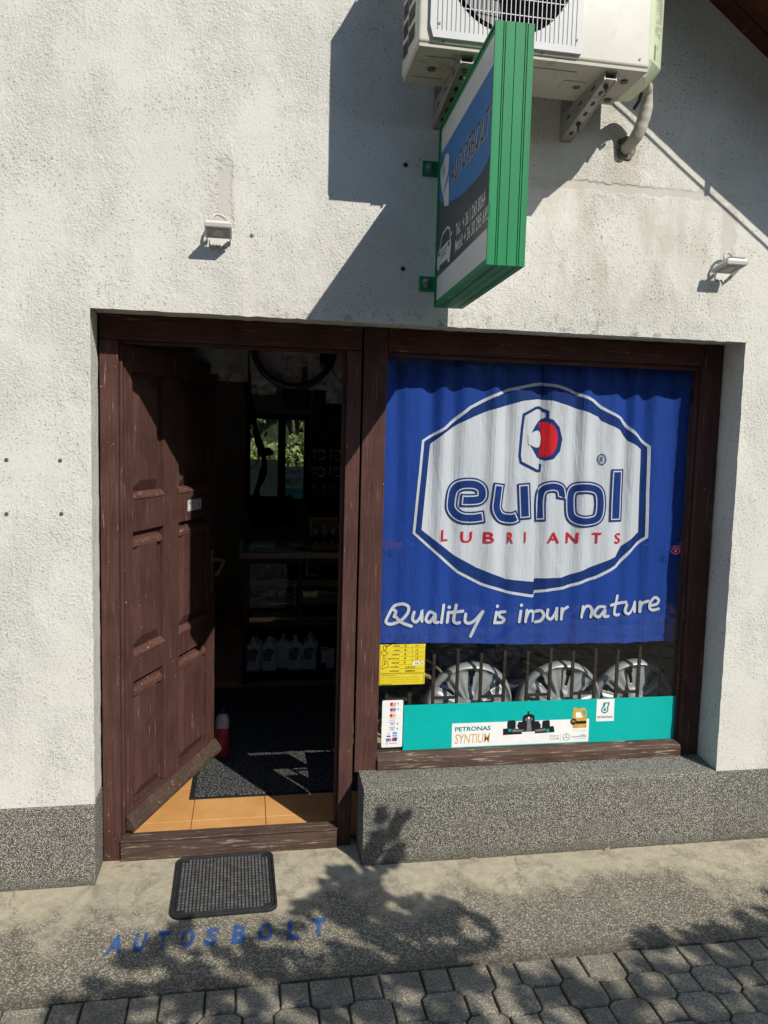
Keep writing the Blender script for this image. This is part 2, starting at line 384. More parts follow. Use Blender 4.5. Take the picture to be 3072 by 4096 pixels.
# flat artwork: 2D meshes mapped into a plane ---------------------------------
class Art:
    """flat printed shapes; fn(x, y, layer) -> 3D ; cut = grid step for conforming"""
    def __init__(s, fn, cut=None): s.fn = fn; s.cut = cut; s.bm = bmesh.new(); s.k = 0; s.lay = s.bm.verts.layers.float.new('l')
    def _in(s, vs, fs, layer, clip=None):
        b = bmesh.new(); vv = [b.verts.new((x, y, 0)) for x, y in vs]
        for f in fs:
            try: b.faces.new([vv[i] for i in f])
            except ValueError: pass
        bmesh.ops.triangulate(b, faces=b.faces)
        if clip is not None:
            x, side = clip
            bmesh.ops.bisect_plane(b, geom=b.verts[:]+b.edges[:]+b.faces[:], plane_co=(x, 0, 0), plane_no=(1, 0, 0), clear_outer=side < 0, clear_inner=side > 0)
        if s.cut and b.verts:
            x0 = min(v.co.x for v in b.verts); x1 = max(v.co.x for v in b.verts)
            for i in range(math.ceil(x0/s.cut), math.floor(x1/s.cut)+1):
                bmesh.ops.bisect_plane(b, geom=b.verts[:]+b.edges[:]+b.faces[:], plane_co=(i*s.cut, 0, 0), plane_no=(1, 0, 0))
            z0 = min(v.co.y for v in b.verts); z1 = max(v.co.y for v in b.verts); cz = s.cut*5
            for i in range(math.ceil(z0/cz), math.floor(z1/cz)+1):
                bmesh.ops.bisect_plane(b, geom=b.verts[:]+b.edges[:]+b.faces[:], plane_co=(0, i*cz, 0), plane_no=(0, 1, 0))
        mp = {}
        for v in b.verts:
            n = s.bm.verts.new(s.fn(v.co.x, v.co.y, layer)); mp[v] = n
        for f in b.faces:
            n = s.bm.faces.new([mp[v] for v in f.verts]); n.material_index = s.k
        b.free()
    def poly(s, pts, layer=1, clip=None):
        s._in(pts, [tuple(range(len(pts)))], layer, clip); return s
    def rect(s, x0, y0, x1, y1, layer=1, clip=None): return s.poly([(x0, y0), (x1, y0), (x1, y1), (x0, y1)], layer, clip)
    def rrect(s, x0, y0, x1, y1, r, layer=1):
        pts = []
        for cx, cy, a0 in ((x1-r, y0+r, -90), (x1-r, y1-r, 0), (x0+r, y1-r, 90), (x0+r, y0+r, 180)):
            for k in range(5): t = math.radians(a0+k*22.5); pts.append((cx+r*math.cos(t), cy+r*math.sin(t)))
        return s.poly(pts, layer)
    def disc(s, cx, cy, rx, ry=None, layer=1, n=28, a0=0, a1=360, clip=None):
        ry = ry or rx
        pts = [(cx+rx*math.cos(math.radians(a0+(a1-a0)*k/n)), cy+ry*math.sin(math.radians(a0+(a1-a0)*k/n))) for k in range(n if a1-a0 >= 360 else n+1)]
        return s.poly(pts, layer, clip)
    def stroke(s, path, w, layer=1, smooth=True, closed=False, caps=True, clip=None):
        p = [V((a, b)) for a, b in path]
        if smooth and len(p) > 2:
            q = []; n = len(p)
            rng = range(n if closed else n-1)
            for i in rng:
                g = lambda j: p[j % n] if closed else p[max(0, min(n-1, j))]
                a, b, c, d = g(i-1), g(i), g(i+1), g(i+2)
                for k in range(5):
                    t = k/5; q.append(.5*((2*b)+(c-a)*t+(2*a-5*b+4*c-d)*t*t+(3*b-a-3*c+d)*t**3))
            if not closed: q.append(p[-1])
            p = q
        n = len(p); vs = []; fs = []
        for i in range(n):
            a = p[(i-1) % n] if closed else p[max(i-1, 0)]; c = p[(i+1) % n] if closed else p[min(i+1, n-1)]
            d1 = (p[i]-a); d2 = (c-p[i]); d1 = d1.normalized() if d1.length > 1e-9 else d2.normalized(); d2 = d2.normalized() if d2.length > 1e-9 else d1
            d = (d1+d2); d = d.normalized() if d.length > 1e-6 else d1
            m = 1/max(.55, abs(d.dot(d1))); nn = V((-d.y, d.x))*w/2*m
            vs += [tuple(p[i]+nn), tuple(p[i]-nn)]
        m = n if closed else n-1
        for i in range(m): j = (i+1) % n; fs.append((2*i, 2*i+1, 2*j+1, 2*j))
        if caps and not closed:
            for i, sgn in ((0, -1), (n-1, 1)):
                d = (p[1]-p[0] if i == 0 else p[-1]-p[-2]).normalized()*sgn; nn = V((-d.y, d.x)); b0 = len(vs); k = 6
                for t in range(k+1):
                    an = -math.pi/2+math.pi*t/k; vs.append(tuple(p[i]+(d*math.cos(an)+nn*math.sin(an))*w/2))
                fs.append(tuple(range(b0, b0+k+1)))
        s._in(vs, fs, layer, clip); return s
    def text(s, body, x, y, w, h, layer=1, bold=0, shear=0, clip=None, mirror=False):
        cu_ = bpy.data.curves.new('t', 'FONT'); cu_.body = body; cu_.offset = bold; cu_.shear = shear; cu_.resolution_u = 3; cu_.dimensions = '2D'; cu_.fill_mode = 'FRONT'
        o = bpy.data.objects.new('t', cu_); COL.objects.link(o); bpy.context.view_layer.update()
        e = o.evaluated_get(bpy.context.evaluated_depsgraph_get()); me = e.to_mesh()
        vs = [(v.co.x, v.co.y) for v in me.vertices]; fs = [tuple(p.vertices) for p in me.polygons]
        e.to_mesh_clear(); bpy.data.objects.remove(o); bpy.data.curves.remove(cu_)
        if not vs: return s
        x0 = min(a for a, b in vs); x1 = max(a for a, b in vs); y0 = min(b for a, b in vs); y1 = max(b for a, b in vs)
        if w is None: w = h*(x1-x0)/(y1-y0)
        if mirror: vs = [(x0+x1-a, b) for a, b in vs]
        s._in([(x+(a-x0)/(x1-x0)*w, y+(b-y0)/(y1-y0)*h) for a, b in vs], fs, layer, clip); return s
    def build(s, name, mats, parent=None, label=None):
        me = bpy.data.meshes.new(name)
        off = wloc(parent) if parent is not None else V((0, 0, 0))
        for v in s.bm.verts: v.co -= off
        s.bm.to_mesh(me); s.bm.free()
        for m in (mats if isinstance(mats, (list, tuple)) else [mats]): me.materials.append(m)
        o = bpy.data.objects.new(name, me); COL.objects.link(o); o.parent = parent
        if label: o['label'] = label
        return o

def trace(px, py, Y):                  # where the line of sight through a photo pixel meets the upright plane y = Y
    d = (px-1536)*r2-(py-2048)*u2+FPX*cf; t = (Y-CAM.y)/d.y; p = CAM+d*t; return (p.x, p.z)

# ================================================================== SETTING
OW, OH, RV = 2.455, 2.05, .145         # opening width, height, reveal depth
g = MB(); g.quad((-60, -60, -.06), (60, -60, -.06), (60, 60, -.06), (-60, 60, -.06)); tag(obj('ground', g, MGG), kind='structure')
g = MB(); g.quad((-6, -3.4, -.022), (7, -3.4, -.022), (7, -.55, -.022), (-6, -.55, -.022)); tag(obj('paving_bed', g, MJT), kind='structure')
# concrete apron, slightly falling towards the paving
g = MB(); nx, ny = 130, 14; X0, X1 = -4., 6.
def apz(x, y): return -.012*(-y/.59)+.0012*mnoise.noise(V((x*3, y*3, 0)))
vs = []
for j in range(ny+1):
    for i in range(nx+1):
        x = X0+(X1-X0)*i/nx; y = .2-(.79)*j/ny
        if j == ny: y += .006*mnoise.noise(V((x*6, 1, 3)))
        vs.append((x, y, apz(x, y) if y < 0 else 0))
fs = [(j*(nx+1)+i, (j+1)*(nx+1)+i, (j+1)*(nx+1)+i+1, j*(nx+1)+i+1) for j in range(ny) for i in range(nx)]
g.add(vs, fs)
b0 = [vs[ny*(nx+1)+i] for i in range(nx+1)]
g.add(b0+[(p[0], p[1]-.002, -.05) for p in b0], [(i, i+nx+1, i+nx+2, i+1) for i in range(nx)])
tag(obj('concrete_apron', g, MCO, smooth=True), kind='structure')
# octagon and square pavers
g = MB(); P = .1045; wo_, ws_, gp = .1245, .0845, .0060
ox, oy = 1.117, -.757
for j in range(-24, 2):
    for i in range(-38, 48):
        cx = ox+i*.1085; cy = oy+j*P
        even = (i+j) % 2 == 0
        h = (wo_ if even else ws_)/2-gp/2; hx = h*1.038
        c = (wo_-ws_)/2-.001
        if even: pts = [(-hx+c, -h), (hx-c, -h), (hx, -h+c), (hx, h-c), (hx-c, h), (-hx+c, h), (-hx, h-c), (-hx, -h+c)]
        else: pts = [(-hx, -h), (hx, -h), (hx, h), (-hx, h)]
        if j == 1:
            top = -.5965-cy+random.uniform(-.002, .001)
            if even: pts = [(-hx+c, -h), (hx-c, -h), (hx, -h+c), (hx, top), (-hx, top), (-hx, -h+c)]
            else: pts = [(-hx, -h), (hx, -h), (hx, top), (-hx, top)]
        zt = -.0115+random.uniform(-.0016, .0016); tx, ty = random.uniform(-.01, .01), random.uniform(-.01, .01)
        a = random.uniform(-.012, .012); ca, sa = math.cos(a), math.sin(a)
        jx, jy = random.uniform(-.001, .001), random.uniform(-.001, .001)
        rings = []
        for (k, dz) in ((1., -.02), (1., -.006), (.965, -.0018), (.90, 0)):
            rings.append([(cx+jx+(q[0]*k)*ca-(q[1]*k)*sa, cy+jy+(q[0]*k)*sa+(q[1]*k)*ca, zt+dz+q[0]*tx+q[1]*ty) for q in pts])
        n = len(pts); allv = [p for r in rings for p in r]
        fs = [(r*n+q, r*n+(q+1) % n, (r+1)*n+(q+1) % n, (r+1)*n+q) for r in range(3) for q in range(n)]+[tuple(range(3*n, 4*n))]
        g.add(allv, fs)
tag(obj('pavement', g, MPV), kind='structure')

# ================================================================== BUILDING
B = empty('shop_building', (0, 0, 0), 'shop front of rough white render with brown timber door and wide display window', 'shop')
# outer render skin as a fine grid with a slightly wavy opening edge
def wn(x, z): return .0022*mnoise.noise(V((x*3.1, z*3.1, 0)))+.0012*mnoise.noise(V((x*17, z*17, 5)))
PZ = .30
g = MB()
xs = sorted(set([round(-2+.04*i, 4) for i in range(0, 50)]+[0, OW]+[round(.035*i, 4) for i in range(1, 70)]+[round(OW+.04*i, 4) for i in range(1, 60)]))
zs = sorted(set([PZ, OH, 6.]+[round(PZ+.035*i, 4) for i in range(1, 50) if PZ+.035*i < OH-.01]+[round(OH+.035*i, 4) for i in range(1, 60)]))
idx = {}; vs = []; fs = []
def ej(x, z):   # jitter for edge points of the opening
    dx = dz = 0
    if abs(x) < 1e-6 or abs(x-OW) < 1e-6:
        if z <= OH+1e-6: dx = .0035*mnoise.noise(V((x*9, z*22, 2)))+.002*mnoise.noise(V((x, z*70, 9)))
    if abs(z-OH) < 1e-6 and -1e-6 <= x <= OW+1e-6: dz = .0035*mnoise.noise(V((x*22, 4, z)))+.002*mnoise.noise(V((x*70, 4, z)))
    return dx, dz
for i, x in enumerate(xs):
    for j, z in enumerate(zs):
        dx, dz = ej(x, z); idx[i, j] = len(vs); vs.append((x+dx, wn(x, z), z+dz))
for i in range(len(xs)-1):
    for j in range(len(zs)-1):
        mx_, mz = (xs[i]+xs[i+1])/2, (zs[j]+zs[j+1])/2
        if 0 < mx_ < OW and mz < OH: continue
        fs.append((idx[i, j], idx[i+1, j], idx[i+1, j+1], idx[i, j+1]))
g.add(vs, fs)
# reveals, three steps so the arris is a little rounded
def reveal(pts, inward):
    rows = []
    for (d, off) in ((.0, 0), (.006, .004), (.02, .0055), (.2, .0065)):
        rows.append([(p[0]+inward[0]*off, (p[1] if d == 0 else d+.0015*mnoise.noise(V((p[0]*30, d*40, p[2]*30)))), p[2]+inward[1]*off) for p in pts])
    n = len(pts)
    g.add([p for r in rows for p in r], [(r*n+k, r*n+k+1, (r+1)*n+k+1, (r+1)*n+k) for r in range(3) for k in range(n-1)])
iL, iR, jT = xs.index(0), xs.index(OW), zs.index(OH)
reveal([vs[idx[iL, j]] for j in range(jT+1)], (-1, 0)); reveal([vs[idx[iR, j]] for j in range(jT+1)], (1, 0)); reveal([vs[idx[i, jT]] for i in range(iL, iR+1)], (0, 1))
obj('rendered_wall', g, MPL, B, smooth=True)
# wall core, side and back walls, ceiling: keeps the shop dark
IY = 4.4; g = MB()
g.box(-2, -.008, .012, .30, 0, 3.0); g.box(OW+.008, 4.2, .012, .30, 0, 3.0); g.box(-.008, OW+.008, .012, .30, OH+.008, 3.0)
g.box(-2, -1.9, .30, IY+.3, 0, 3.0); g.box(4.1, 4.2, .30, IY+.3, 0, 2.6)
BX0, BX1, BZ0, BZ1 = .50, 1.09, 1.005, 1.835
g.box(-1.9, BX0, IY, IY+.25, 0, 3.0); g.box(BX1, 4.1, IY, IY+.25, 0, 3.0); g.box(BX0, BX1, IY, IY+.25, 0, BZ0); g.box(BX0, BX1, IY, IY+.25, BZ1, 3.0)
obj('inner_wall', g, MIN, B)
g = MB(); g.box(-1.9, 4.1, .30, IY, 2.36, 2.45); obj('ceiling', g, MIN, B)
# gable roof: soffit boards, fascia
rs = -.69; rx0, rz0 = -1.2, 3.294+.69*(2.203+1.2)
def roofz(x): return rz0+rs*abs(x-rx0)
g = MB()
for sgn in (1, -1):
    for k in range(40):      # boards parallel to the verge
        y0 = -.45+k*.125; y1 = y0+.119
        if y0 > IY+.5: break
        xe = rx0+sgn*6.2
        g.add([(rx0, y0, rz0), (xe, y0, roofz(xe)), (xe, y1, roofz(xe)), (rx0, y1, rz0), (rx0, y0, rz0+.02), (xe, y0, roofz(xe)+.02), (xe, y1, roofz(xe)+.02), (rx0, y1, rz0+.02)],
              [(0, 1, 2, 3), (4, 7, 6, 5), (0, 4, 5, 1), (1, 5, 6, 2), (2, 6, 7, 3), (3, 7, 4, 0)])
obj('soffit_board', g, MSO, B)
g = MB()
for sgn in (1, -1):
    xe = rx0+sgn*6.3
    g.add([(rx0, -.475, rz0+.021), (xe, -.475, roofz(xe)+.021), (xe, IY+.6, roofz(xe)+.021), (rx0, IY+.6, rz0+.021), (rx0, -.475, rz0+.12), (xe, -.475, roofz(xe)+.12), (xe, IY+.6, roofz(xe)+.12), (rx0, IY+.6, rz0+.12)],
          [(0, 1, 2, 3), (4, 7, 6, 5), (0, 4, 5, 1), (1, 5, 6, 2), (2, 6, 7, 3), (3, 7, 4, 0)])
obj('roof', g, simple('red_roof_tile', (.2, .07, .05), .8), B)
# plinth of stone chip render
g = MB(); g.box(-2, 0, -.006, .16, -.03, PZ); 
obj('plinth', g, MCH, B, bevel=.012, seg=3, smooth=True)
g = MB(); g.prism([(-.006, -.03), (.17, -.03), (.17, .312), (.150, .312), (.0, .300), (-.006, .294)], lambda a, b, d: (d, a, b), .978, OW+.004); g.box(OW+.004, 4.2, -.006, .16, -.03, PZ)
obj('plinth', g, MCH, B, bevel=.006, seg=2, smooth=True)
# ---------------- joinery
FY = .145
def member(name, x0, x1, y0, y1, z0, z1, m, bev=.003, lab=None): g = MB(); g.box(x0, x1, y0, y1, z0, z1); return obj(name, g, m, B, bevel=bev, seg=2, label=lab)
g = MB(); g.box(.002, .066, FY, .21, -.004, 1.965); g.box(.066, .078, FY+.022, .21, .09, 1.965)
DF = obj('door_frame', g, MWZ, B, bevel=.003, seg=2)
g = MB(); g.box(.898, .953, FY, .22, .10, 1.965); g.box(.888, .898, FY+.022, .22, .09, 1.965); g.box(.898, .953, FY+.004, .22, -.004, .10)
obj('jamb', g, MWZ, DF, bevel=.003, seg=2)
g = MB(); g.box(.002, .953, FY+.001, .21, 1.967, 2.056); g.box(.068, .888, FY+.022, .21, 1.955, 1.967); obj('head_rail', g, MWX, DF, bevel=.003, seg=2)
g = MB(); g.box(.066, .897, FY-.010, .1555, -.004, .076); g.box(.066, .897, FY-.016, .195, .0765, .083); g.box(.066, .897, .156, .195, .0, .076); obj('threshold', g, MWW, DF, bevel=.006, seg=2, label='weathered threshold beam with peeling paint')
WF = member('window_frame', .961, 1.052, FY, .20, .305, 2.056, MWZ)
g = MB(); g.box(1.054, 2.372, FY+.002, .20, 1.968, 2.055); g.box(1.054, 2.37, FY+.022, .2, 1.950, 1.968); obj('head_rail', g, MWX, WF, bevel=.003, seg=2)
g = MB(); g.box(2.374, OW+.002, FY, .20, .312, 2.056); g.box(2.362, 2.374, FY+.022, .20, .37, 1.966); obj('jamb', g, MWZ, WF, bevel=.003, seg=2)
g = MB(); g.prism([(FY-.012, .313), (.20, .313), (.20, .372), (FY+.015, .372), (FY-.004, .362), (FY-.012, .350)], lambda a, b, d: (d, a, b), 1.0525, 2.373); obj('bottom_rail', g, MWW, WF, bevel=.002, label='weathered bottom rail with peeling brown paint')
g = MB(); g.box(1.050, 2.364, .181, .185, .370, 1.955); obj('pane', g, MGL, WF)
# ---------------- door leaf, hinged left and swung inwards
H0 = V((.083, .188, 0)); DU = V((.372, .928, 0)).normalized(); DN = V((.928, -.372, 0)).normalized()
def dm(p): return H0+DU*p.x+DN*p.y+V((0, 0, p.z))       # x along leaf, y outwards, z up
DW = .80; g = MB(dm)
cols = [(.055, .30), (.43, .725)]; rows = [(.17, .67), (.78, 1.255), (1.395, 1.86)]
DLf = None
g.box(0, .055, -.04, 0, .10, 1.955); g.box(.725, DW, -.04, 0, .10, 1.955)
g.box(.30, .43, -.04, 0, .17, 1.86)
for z0, z1 in ((.10, .17), (.67, .78), (1.255, 1.395), (1.86, 1.955)):
    g.box(.0552, .2998, -.04, -.0005, z0, z1); g.box(.3002, .4298, -.04, -.0005, z0, z1) if z1 in (.17, 1.955) else None; g.box(.4302, .7248, -.04, -.0005, z0, z1)
DR = obj('door', g, MWD, B, bevel=.0035, seg=2, label='open brown door leaf with six raised panels')
for (a, b) in cols:
    for (c, d) in rows:
        m = MB(dm); yo, yi = -.024, -.005
        e1, e2 = .034, .056
        def ring(e, y): return [(a+e, y, c+e), (b-e, y, c+e), (b-e, y, d-e), (a+e, y, d-e)]
        m.add(ring(-.003, yo)+ring(e1*.4, yo)+ring(e2, yi), [(0, 1, 5, 4), (1, 2, 6, 5), (2, 3, 7, 6), (3, 0, 4, 7), (4, 5, 9, 8), (5, 6, 10, 9), (6, 7, 11, 10), (7, 4, 8, 11), (8, 9, 10, 11)])
        m.add(ring(-.003, -.035), [(3, 2, 1, 0)])
        obj('raised_panel', m, MWD, DR)
# worn ledge strips at the foot of each panel and top bevels catch light
for (a, b) in cols:
    for z in (.78, 1.395): g = MB(dm); g.prism([(-.018, z-.001), (-.018, z+.014), (-.002, z+.002), (.003, z-.006), (.003, z-.014), (-.0002, z-.016)], lambda y, zz, d: (d, y, zz), a+.002, b-.002); obj('ledge_moulding', g, MWL, DR, bevel=.0015)
    for z in (.67, 1.255): g = MB(dm); g.prism([(-.0195, z-.028), (-.004, z-.042), (-.0035, z-.060), (-.0195, z-.060)], lambda y, zz, d: (d, y, zz), a+.010, b-.010); obj('panel_lip', g, MWL, DR, bevel=.0015)
g = MB(dm); g.prism([(0, .158), (.012, .152), (.038, .116), (.038, .100), (.0, .100)], lambda y, zz, d: (d, y, zz), -.008, DW+.004)
obj('weather_board', g, MWB, DR, bevel=.003, seg=2, label='weathered drip board at the foot of the door')
g = MB(dm); g.box(.748, .775, .0005, .006, .895, 1.09); hp = obj('handle_plate', g, simple('brushed_brass_plate', (.33, .29, .22), .35, .8), DR, bevel=.001)
g = MB(dm); g.tube([(.762, .004, 1.045), (.762, .05, 1.045), (.758, .062, 1.04), (.69, .066, 1.0), (.665, .062, .985)], [.008, .008, .009, .008, .006], 10); obj('lever', g, simple('brushed_lever', (.42, .36, .30), .3, .8), hp, smooth=True)
g = MB(dm); g.box(.40, .425, .0005, .002, 1.40, 1.47); obj('brass_patch', g, MWB, DR)
at_ = Art(lambda x, y, l: dm(V((x, .001+.0004*l, y)))); at_.rect(.507, 1.297, .642, 1.345, 1); at_.k = 1
for q in ((.512, 1.301, .637, 1.303), (.512, 1.339, .637, 1.341), (.512, 1.303, .514, 1.339), (.635, 1.303, .637, 1.339)): at_.rect(*q, 2)
at_.text('TOLNI', .522, 1.308, .105, .026, 2, .012); at_.build('door_plate', [simple('enamel_plate', (.8, .8, .78), .3), MBT], DR, 'small white plate reading TOLNI')
# ---------------- shop floor
g = MB(); g.box(-1.9, 4.1, .20, IY, -.03, .0105); obj('floor_screed', g, MGT, B)
g = MB(); t = .3075
for i in range(-8, 14):
    for j in range(-1, 15):
        x0 = .312+i*.3075; y0 = .395+j*t; a, b, c, d = x0+.0015, x0+.306, y0+.0015, y0+t-.0015
        c = max(c, .204); d = min(d, IY)
        if d-c > .02: g.box(max(a, -1.9), min(b, 4.1), c, d, .0105, .015)
obj('tiled_floor', g, MTI, B, bevel=.0008)
# back window of the shop
g = MB(); fw = .05
for (a, b, c, d) in ((BX0, BX0+fw, BZ0, BZ1), (BX1-fw, BX1, BZ0, BZ1), (BX0+fw, BX1-fw, BZ0, BZ0+fw), (BX0+fw, BX1-fw, BZ1-fw, BZ1), (.80, .87, BZ0+fw, BZ1-fw)): g.box(a, b, IY+.03, IY+.1, c, d)
BW = obj('back_window', g, MBK, B); g = MB(); g.box(BX0+fw, BX1-fw, IY+.06, IY+.064, BZ0+fw, BZ1-fw); obj('pane', g, glass('dusty_glass', (.92, .93, .88)), BW)
# ---------------- grille behind the window
g = MB()
for x in (1.104, 1.202): g.box(x-.006, x+.006, .250, .261, .37, .60)
for k in range(11): x = 1.301+k*.1025; g.box(x-.006, x+.006, .250, .261, .30, .758+(.008 if k % 2 else -.008))
obj('window_grille', g, MBR, B)
g = MB(); 
for k in range(0, 10, 2): x = 1.301+k*.1025; g.box(x+.007, x+.0955, .2515, .2605, .556, .567)
g.box(1.111, 1.195, .2515, .2605, .556, .567); g.box(1.06, 2.36, .2515, .2605, .300, .312); obj('grille_rail', g, MBR, B)
g = MB(); g.box(1.0, 2.5, .21, .75, .270, .290); obj('display_ledge', g, MSH, B)

# ================================================================== WALL FITTINGS
# small wall plugs left of the door
k0 = None
for (x, z, lab) in ((-.274, 1.531, 'upper left one of four zinc screw heads in the render left of the door'), (-.102, 1.532, 'upper right one of four zinc screw heads in the render left of the door'), (-.277, 1.347, 'lower left one of four zinc screw heads in the render left of the door'), (-.100, 1.349, 'lower right one of four zinc screw heads in the render left of the door'), (.538, 2.327, 'single zinc screw head right of the floodlight above the door'), (2.365, 2.30, 'single zinc screw head right of the floodlight above the window')):
    g = MB(); g.lathe([(.0075, .002), (.0075, -.001), (.006, -.0035), (.002, -.004)], (x, 0, z), 12, 'Y'); o = obj('wall_screw', g, MSC, smooth=True); tag(o, lab, 'screw', 'screw heads in the wall')
for (x, z, lab) in ((1.072, 2.606, 'upper dark drill hole in the render left of the hanging sign'), (1.073, 2.247, 'lower dark drill hole in the render left of the hanging sign')):
    g = MB(); pts = [(.008*(1+.25*mnoise.noise(V((k, x, z))))*math.cos(k*.524), .008*(1+.25*mnoise.noise(V((k, z, x))))*math.sin(k*.524)) for k in range(12)]
    g.prism(pts, lambda a, b, d: (x+a, d, z+b), -.004, .001); o = obj('drill_hole', g, MBK); tag(o, lab, 'hole', 'old drill holes by the sign')

# ---------------- projecting sign
p0 = V((1.182, -.058, 0)); se = V((1.157-1.182, -.705, 0)).normalized(); sn = V((-se.y, se.x, 0))   # sn points to +x
SLn, SZ0, SZ1, ST = .706, 2.106, 2.724, .097
def sm(p): return p0+se*p.x+sn*p.y+V((0, 0, p.z))
SG = empty('projecting_sign', (1.24, 0, 2.115), 'green framed box sign reading AUTÓSBOLT jutting out from the wall below the air conditioner', 'sign')
def extr(name, prof, fn, d0, d1):  # extruded aluminium profile with grooves
    g = MB(sm); g.prism(prof, fn, d0, d1); return obj(name, g, MGR, SG)
def gprof(w, dep):   # grooved section: (across, out)
    o = [(0, -dep), (0, 0)]
    for c, gw in ((.19, .012), (.245, .012), (.515, .010), (.80, .012), (.86, .012)):
        a = c*w; q = gw*w*2.2; o += [(a-q/2, 0), (a-q/2+.0006, -.003), (a+q/2-.0006, -.003), (a+q/2, 0)]
    return o+[(w, 0), (w, -dep)]
pr = gprof(ST, .02)
extr('frame_edge', pr, lambda a, b, d: (SLn+b, a, d), SZ0, SZ1)
extr('frame_base', pr, lambda a, b, d: (d, a, SZ0-b), .0, SLn-.0205)
extr('frame_top', pr, lambda a, b, d: (d, a, SZ1+b), .0, SLn-.0205)
extr('frame_back', [(0, 0), (0, .02), (ST, .02), (ST, 0)], lambda a, b, d: (b, a, d), SZ0+.0205, SZ1-.0205)
# slim lip framing the face
g = MB(sm)
for y0, y1 in ((-.004, -.0002), (ST+.0002, ST+.004)):
    g.box(0, SLn, y0, y1, SZ0, SZ0+.007); g.box(0, SLn, y0, y1, SZ1-.007, SZ1); g.box(0, .008, y0, y1, SZ0+.007, SZ1-.007); g.box(SLn-.008, SLn, y0, y1, SZ0+.007, SZ1-.007)
obj('frame_lip', g, MGR, SG)
g = MB(sm); g.box(.02, SLn-.02, .002, ST-.002, SZ0+.02, SZ1-.02); fc = obj('face_panel', g, MSG, SG)
a_ = Art(lambda x, y, l: sm(V((x, .0015-.0004*l, y)))); fb = (.008, SZ0+.007, SLn-.008, SZ1-.007)
a_.rect(*fb, 1); a_.k = 1; a_.rect(.008, 2.2075, SLn-.008, 2.6251, 2)
a_.k = 2
bl = [(.008, 2.6251), (SLn-.008, 2.6251), (SLn-.008, 2.4035), (.651, 2.3828), (.59, 2.3759), (.526, 2.3769), (.42, 2.3828), (.315, 2.3946), (.20, 2.4143), (.11, 2.4360), (.05, 2.4557), (.008, 2.4724)]
a_.poly(bl, 3)
a_.k = 0; a_.text('AUTÓSBOLT', .203, 2.4576, .474, .088, 4, .010, .18); a_.k = 3; a_.text('AUTÓSBOLT', .198, 2.4606, .474, .088, 5, .004, .18)
a_.k = 0; a_.text('Tel.:  + 36 1 243 8064', .300, 2.2764, .352, .040, 4, .02); a_.text('Mobil: + 36 30 295 6951', .300, 2.2272, .408, .040, 4, .02)
# forearm and wrench pictogram
a_.poly([(.112, 2.4242), (.178, 2.4094), (.172, 2.48), (.158, 2.5197), (.160, 2.5689), (.148, 2.5867), (.105, 2.5955), (.080, 2.5886), (.082, 2.5689), (.108, 2.5561), (.112, 2.5394), (.075, 2.5295), (.030, 2.5739), (.024, 2.5443), (.06, 2.4901), (.095, 2.4557)], 4)
a_.k = 2
for k in range(4): a_.stroke([(.10+.016*k, 2.4724+.008*k), (.115+.016*k, 2.4970+.008*k)], .007, 5, smooth=False)
# car pictogram
a_.k = 0
a_.poly([(.018, 2.2409), (.225, 2.2331), (.236, 2.2636), (.232, 2.2882), (.18, 2.2931), (.036, 2.2912), (.018, 2.29)], 4)
a_.stroke([(.05, 2.2912), (.095, 2.3355), (.17, 2.3414), (.205, 2.3276), (.222, 2.2931)], .008, 4.2, smooth=False)
a_.poly([(.225, 2.3060), (.245, 2.3128), (.247, 2.3030), (.228, 2.2961)], 4.1)
a_.poly([(.022, 2.2469), (.06, 2.2449), (.06, 2.2272), (.024, 2.2291)], 4.3); a_.poly([(.19, 2.25), (.222, 2.25), (.222, 2.2193), (.192, 2.2212)], 4.3)
a_.k = 1
for y in (2.2587, 2.2685, 2.2784): a_.stroke([(.075, y), (.165, y)], .0035, 5, smooth=False)
a_.disc(.045, 2.28, .015, .008, 5); a_.disc(.20, 2.28, .015, .008, 5)
a_.build('print', [MSG, MCHA, MBL, MBT], fc)
for zz in ((2.572, 2.626), (2.171, 2.224)):
    g = MB(); g.box(1.134, 1.197, -.005, -.001, *zz); g.box(1.1975, 1.2035, -.066, -.001, *zz); br = obj('wall_tab', g, MGR, SG, bevel=.001)
    g = MB(); g.lathe([(.017, -.0055), (.017, -.0075), (.009, -.009), (.009, -.0105), (.003, -.012)], (1.160, 0, sum(zz)/2+.002), 20, 'Y'); obj('screw', g, MSC, br, smooth=True)
for a, b in ((.06, .035), (.10, .035)): g = MB(sm); g.lathe([(.005, -.0012), (.005, -.0004)], (a, b, SZ0), 12, 'Z'); obj('drain_hole', g, MBK, SG)

# ---------------- air conditioner
AX0, AX1, AY0, AY1, AZ0, AZ1 = 1.026, 1.783, -.386, -.128, 2.825, 3.362
AC = empty('air_conditioner', (1.39, -.25, AZ0), 'cream outdoor air conditioning unit on wall brackets above the hanging sign', 'air conditioner')
g = MB(); g.box(AX0, AX1, AY0, AY1, AZ0+.012, AZ1); obj('casing', g, MAC, AC, bevel=.010, seg=3, smooth=True)
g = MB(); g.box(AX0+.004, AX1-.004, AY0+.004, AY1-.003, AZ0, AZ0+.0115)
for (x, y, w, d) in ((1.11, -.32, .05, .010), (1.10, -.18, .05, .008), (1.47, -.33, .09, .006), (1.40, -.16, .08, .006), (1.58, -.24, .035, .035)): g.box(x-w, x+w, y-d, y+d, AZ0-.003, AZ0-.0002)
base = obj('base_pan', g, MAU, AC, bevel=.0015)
mrim = simple('shadowed_hole_rim', (.10, .085, .07), .7)
for (x, y) in ((1.10, -.25), (1.60, -.24), (1.745, -.17), (1.735, -.31)): g = MB(); g.lathe([(.013, -.0045), (.013, -.0031), (.006, -.0030)], (x, y, AZ0), 16, 'Z'); obj('drain_opening', g, mrim, base, smooth=True)
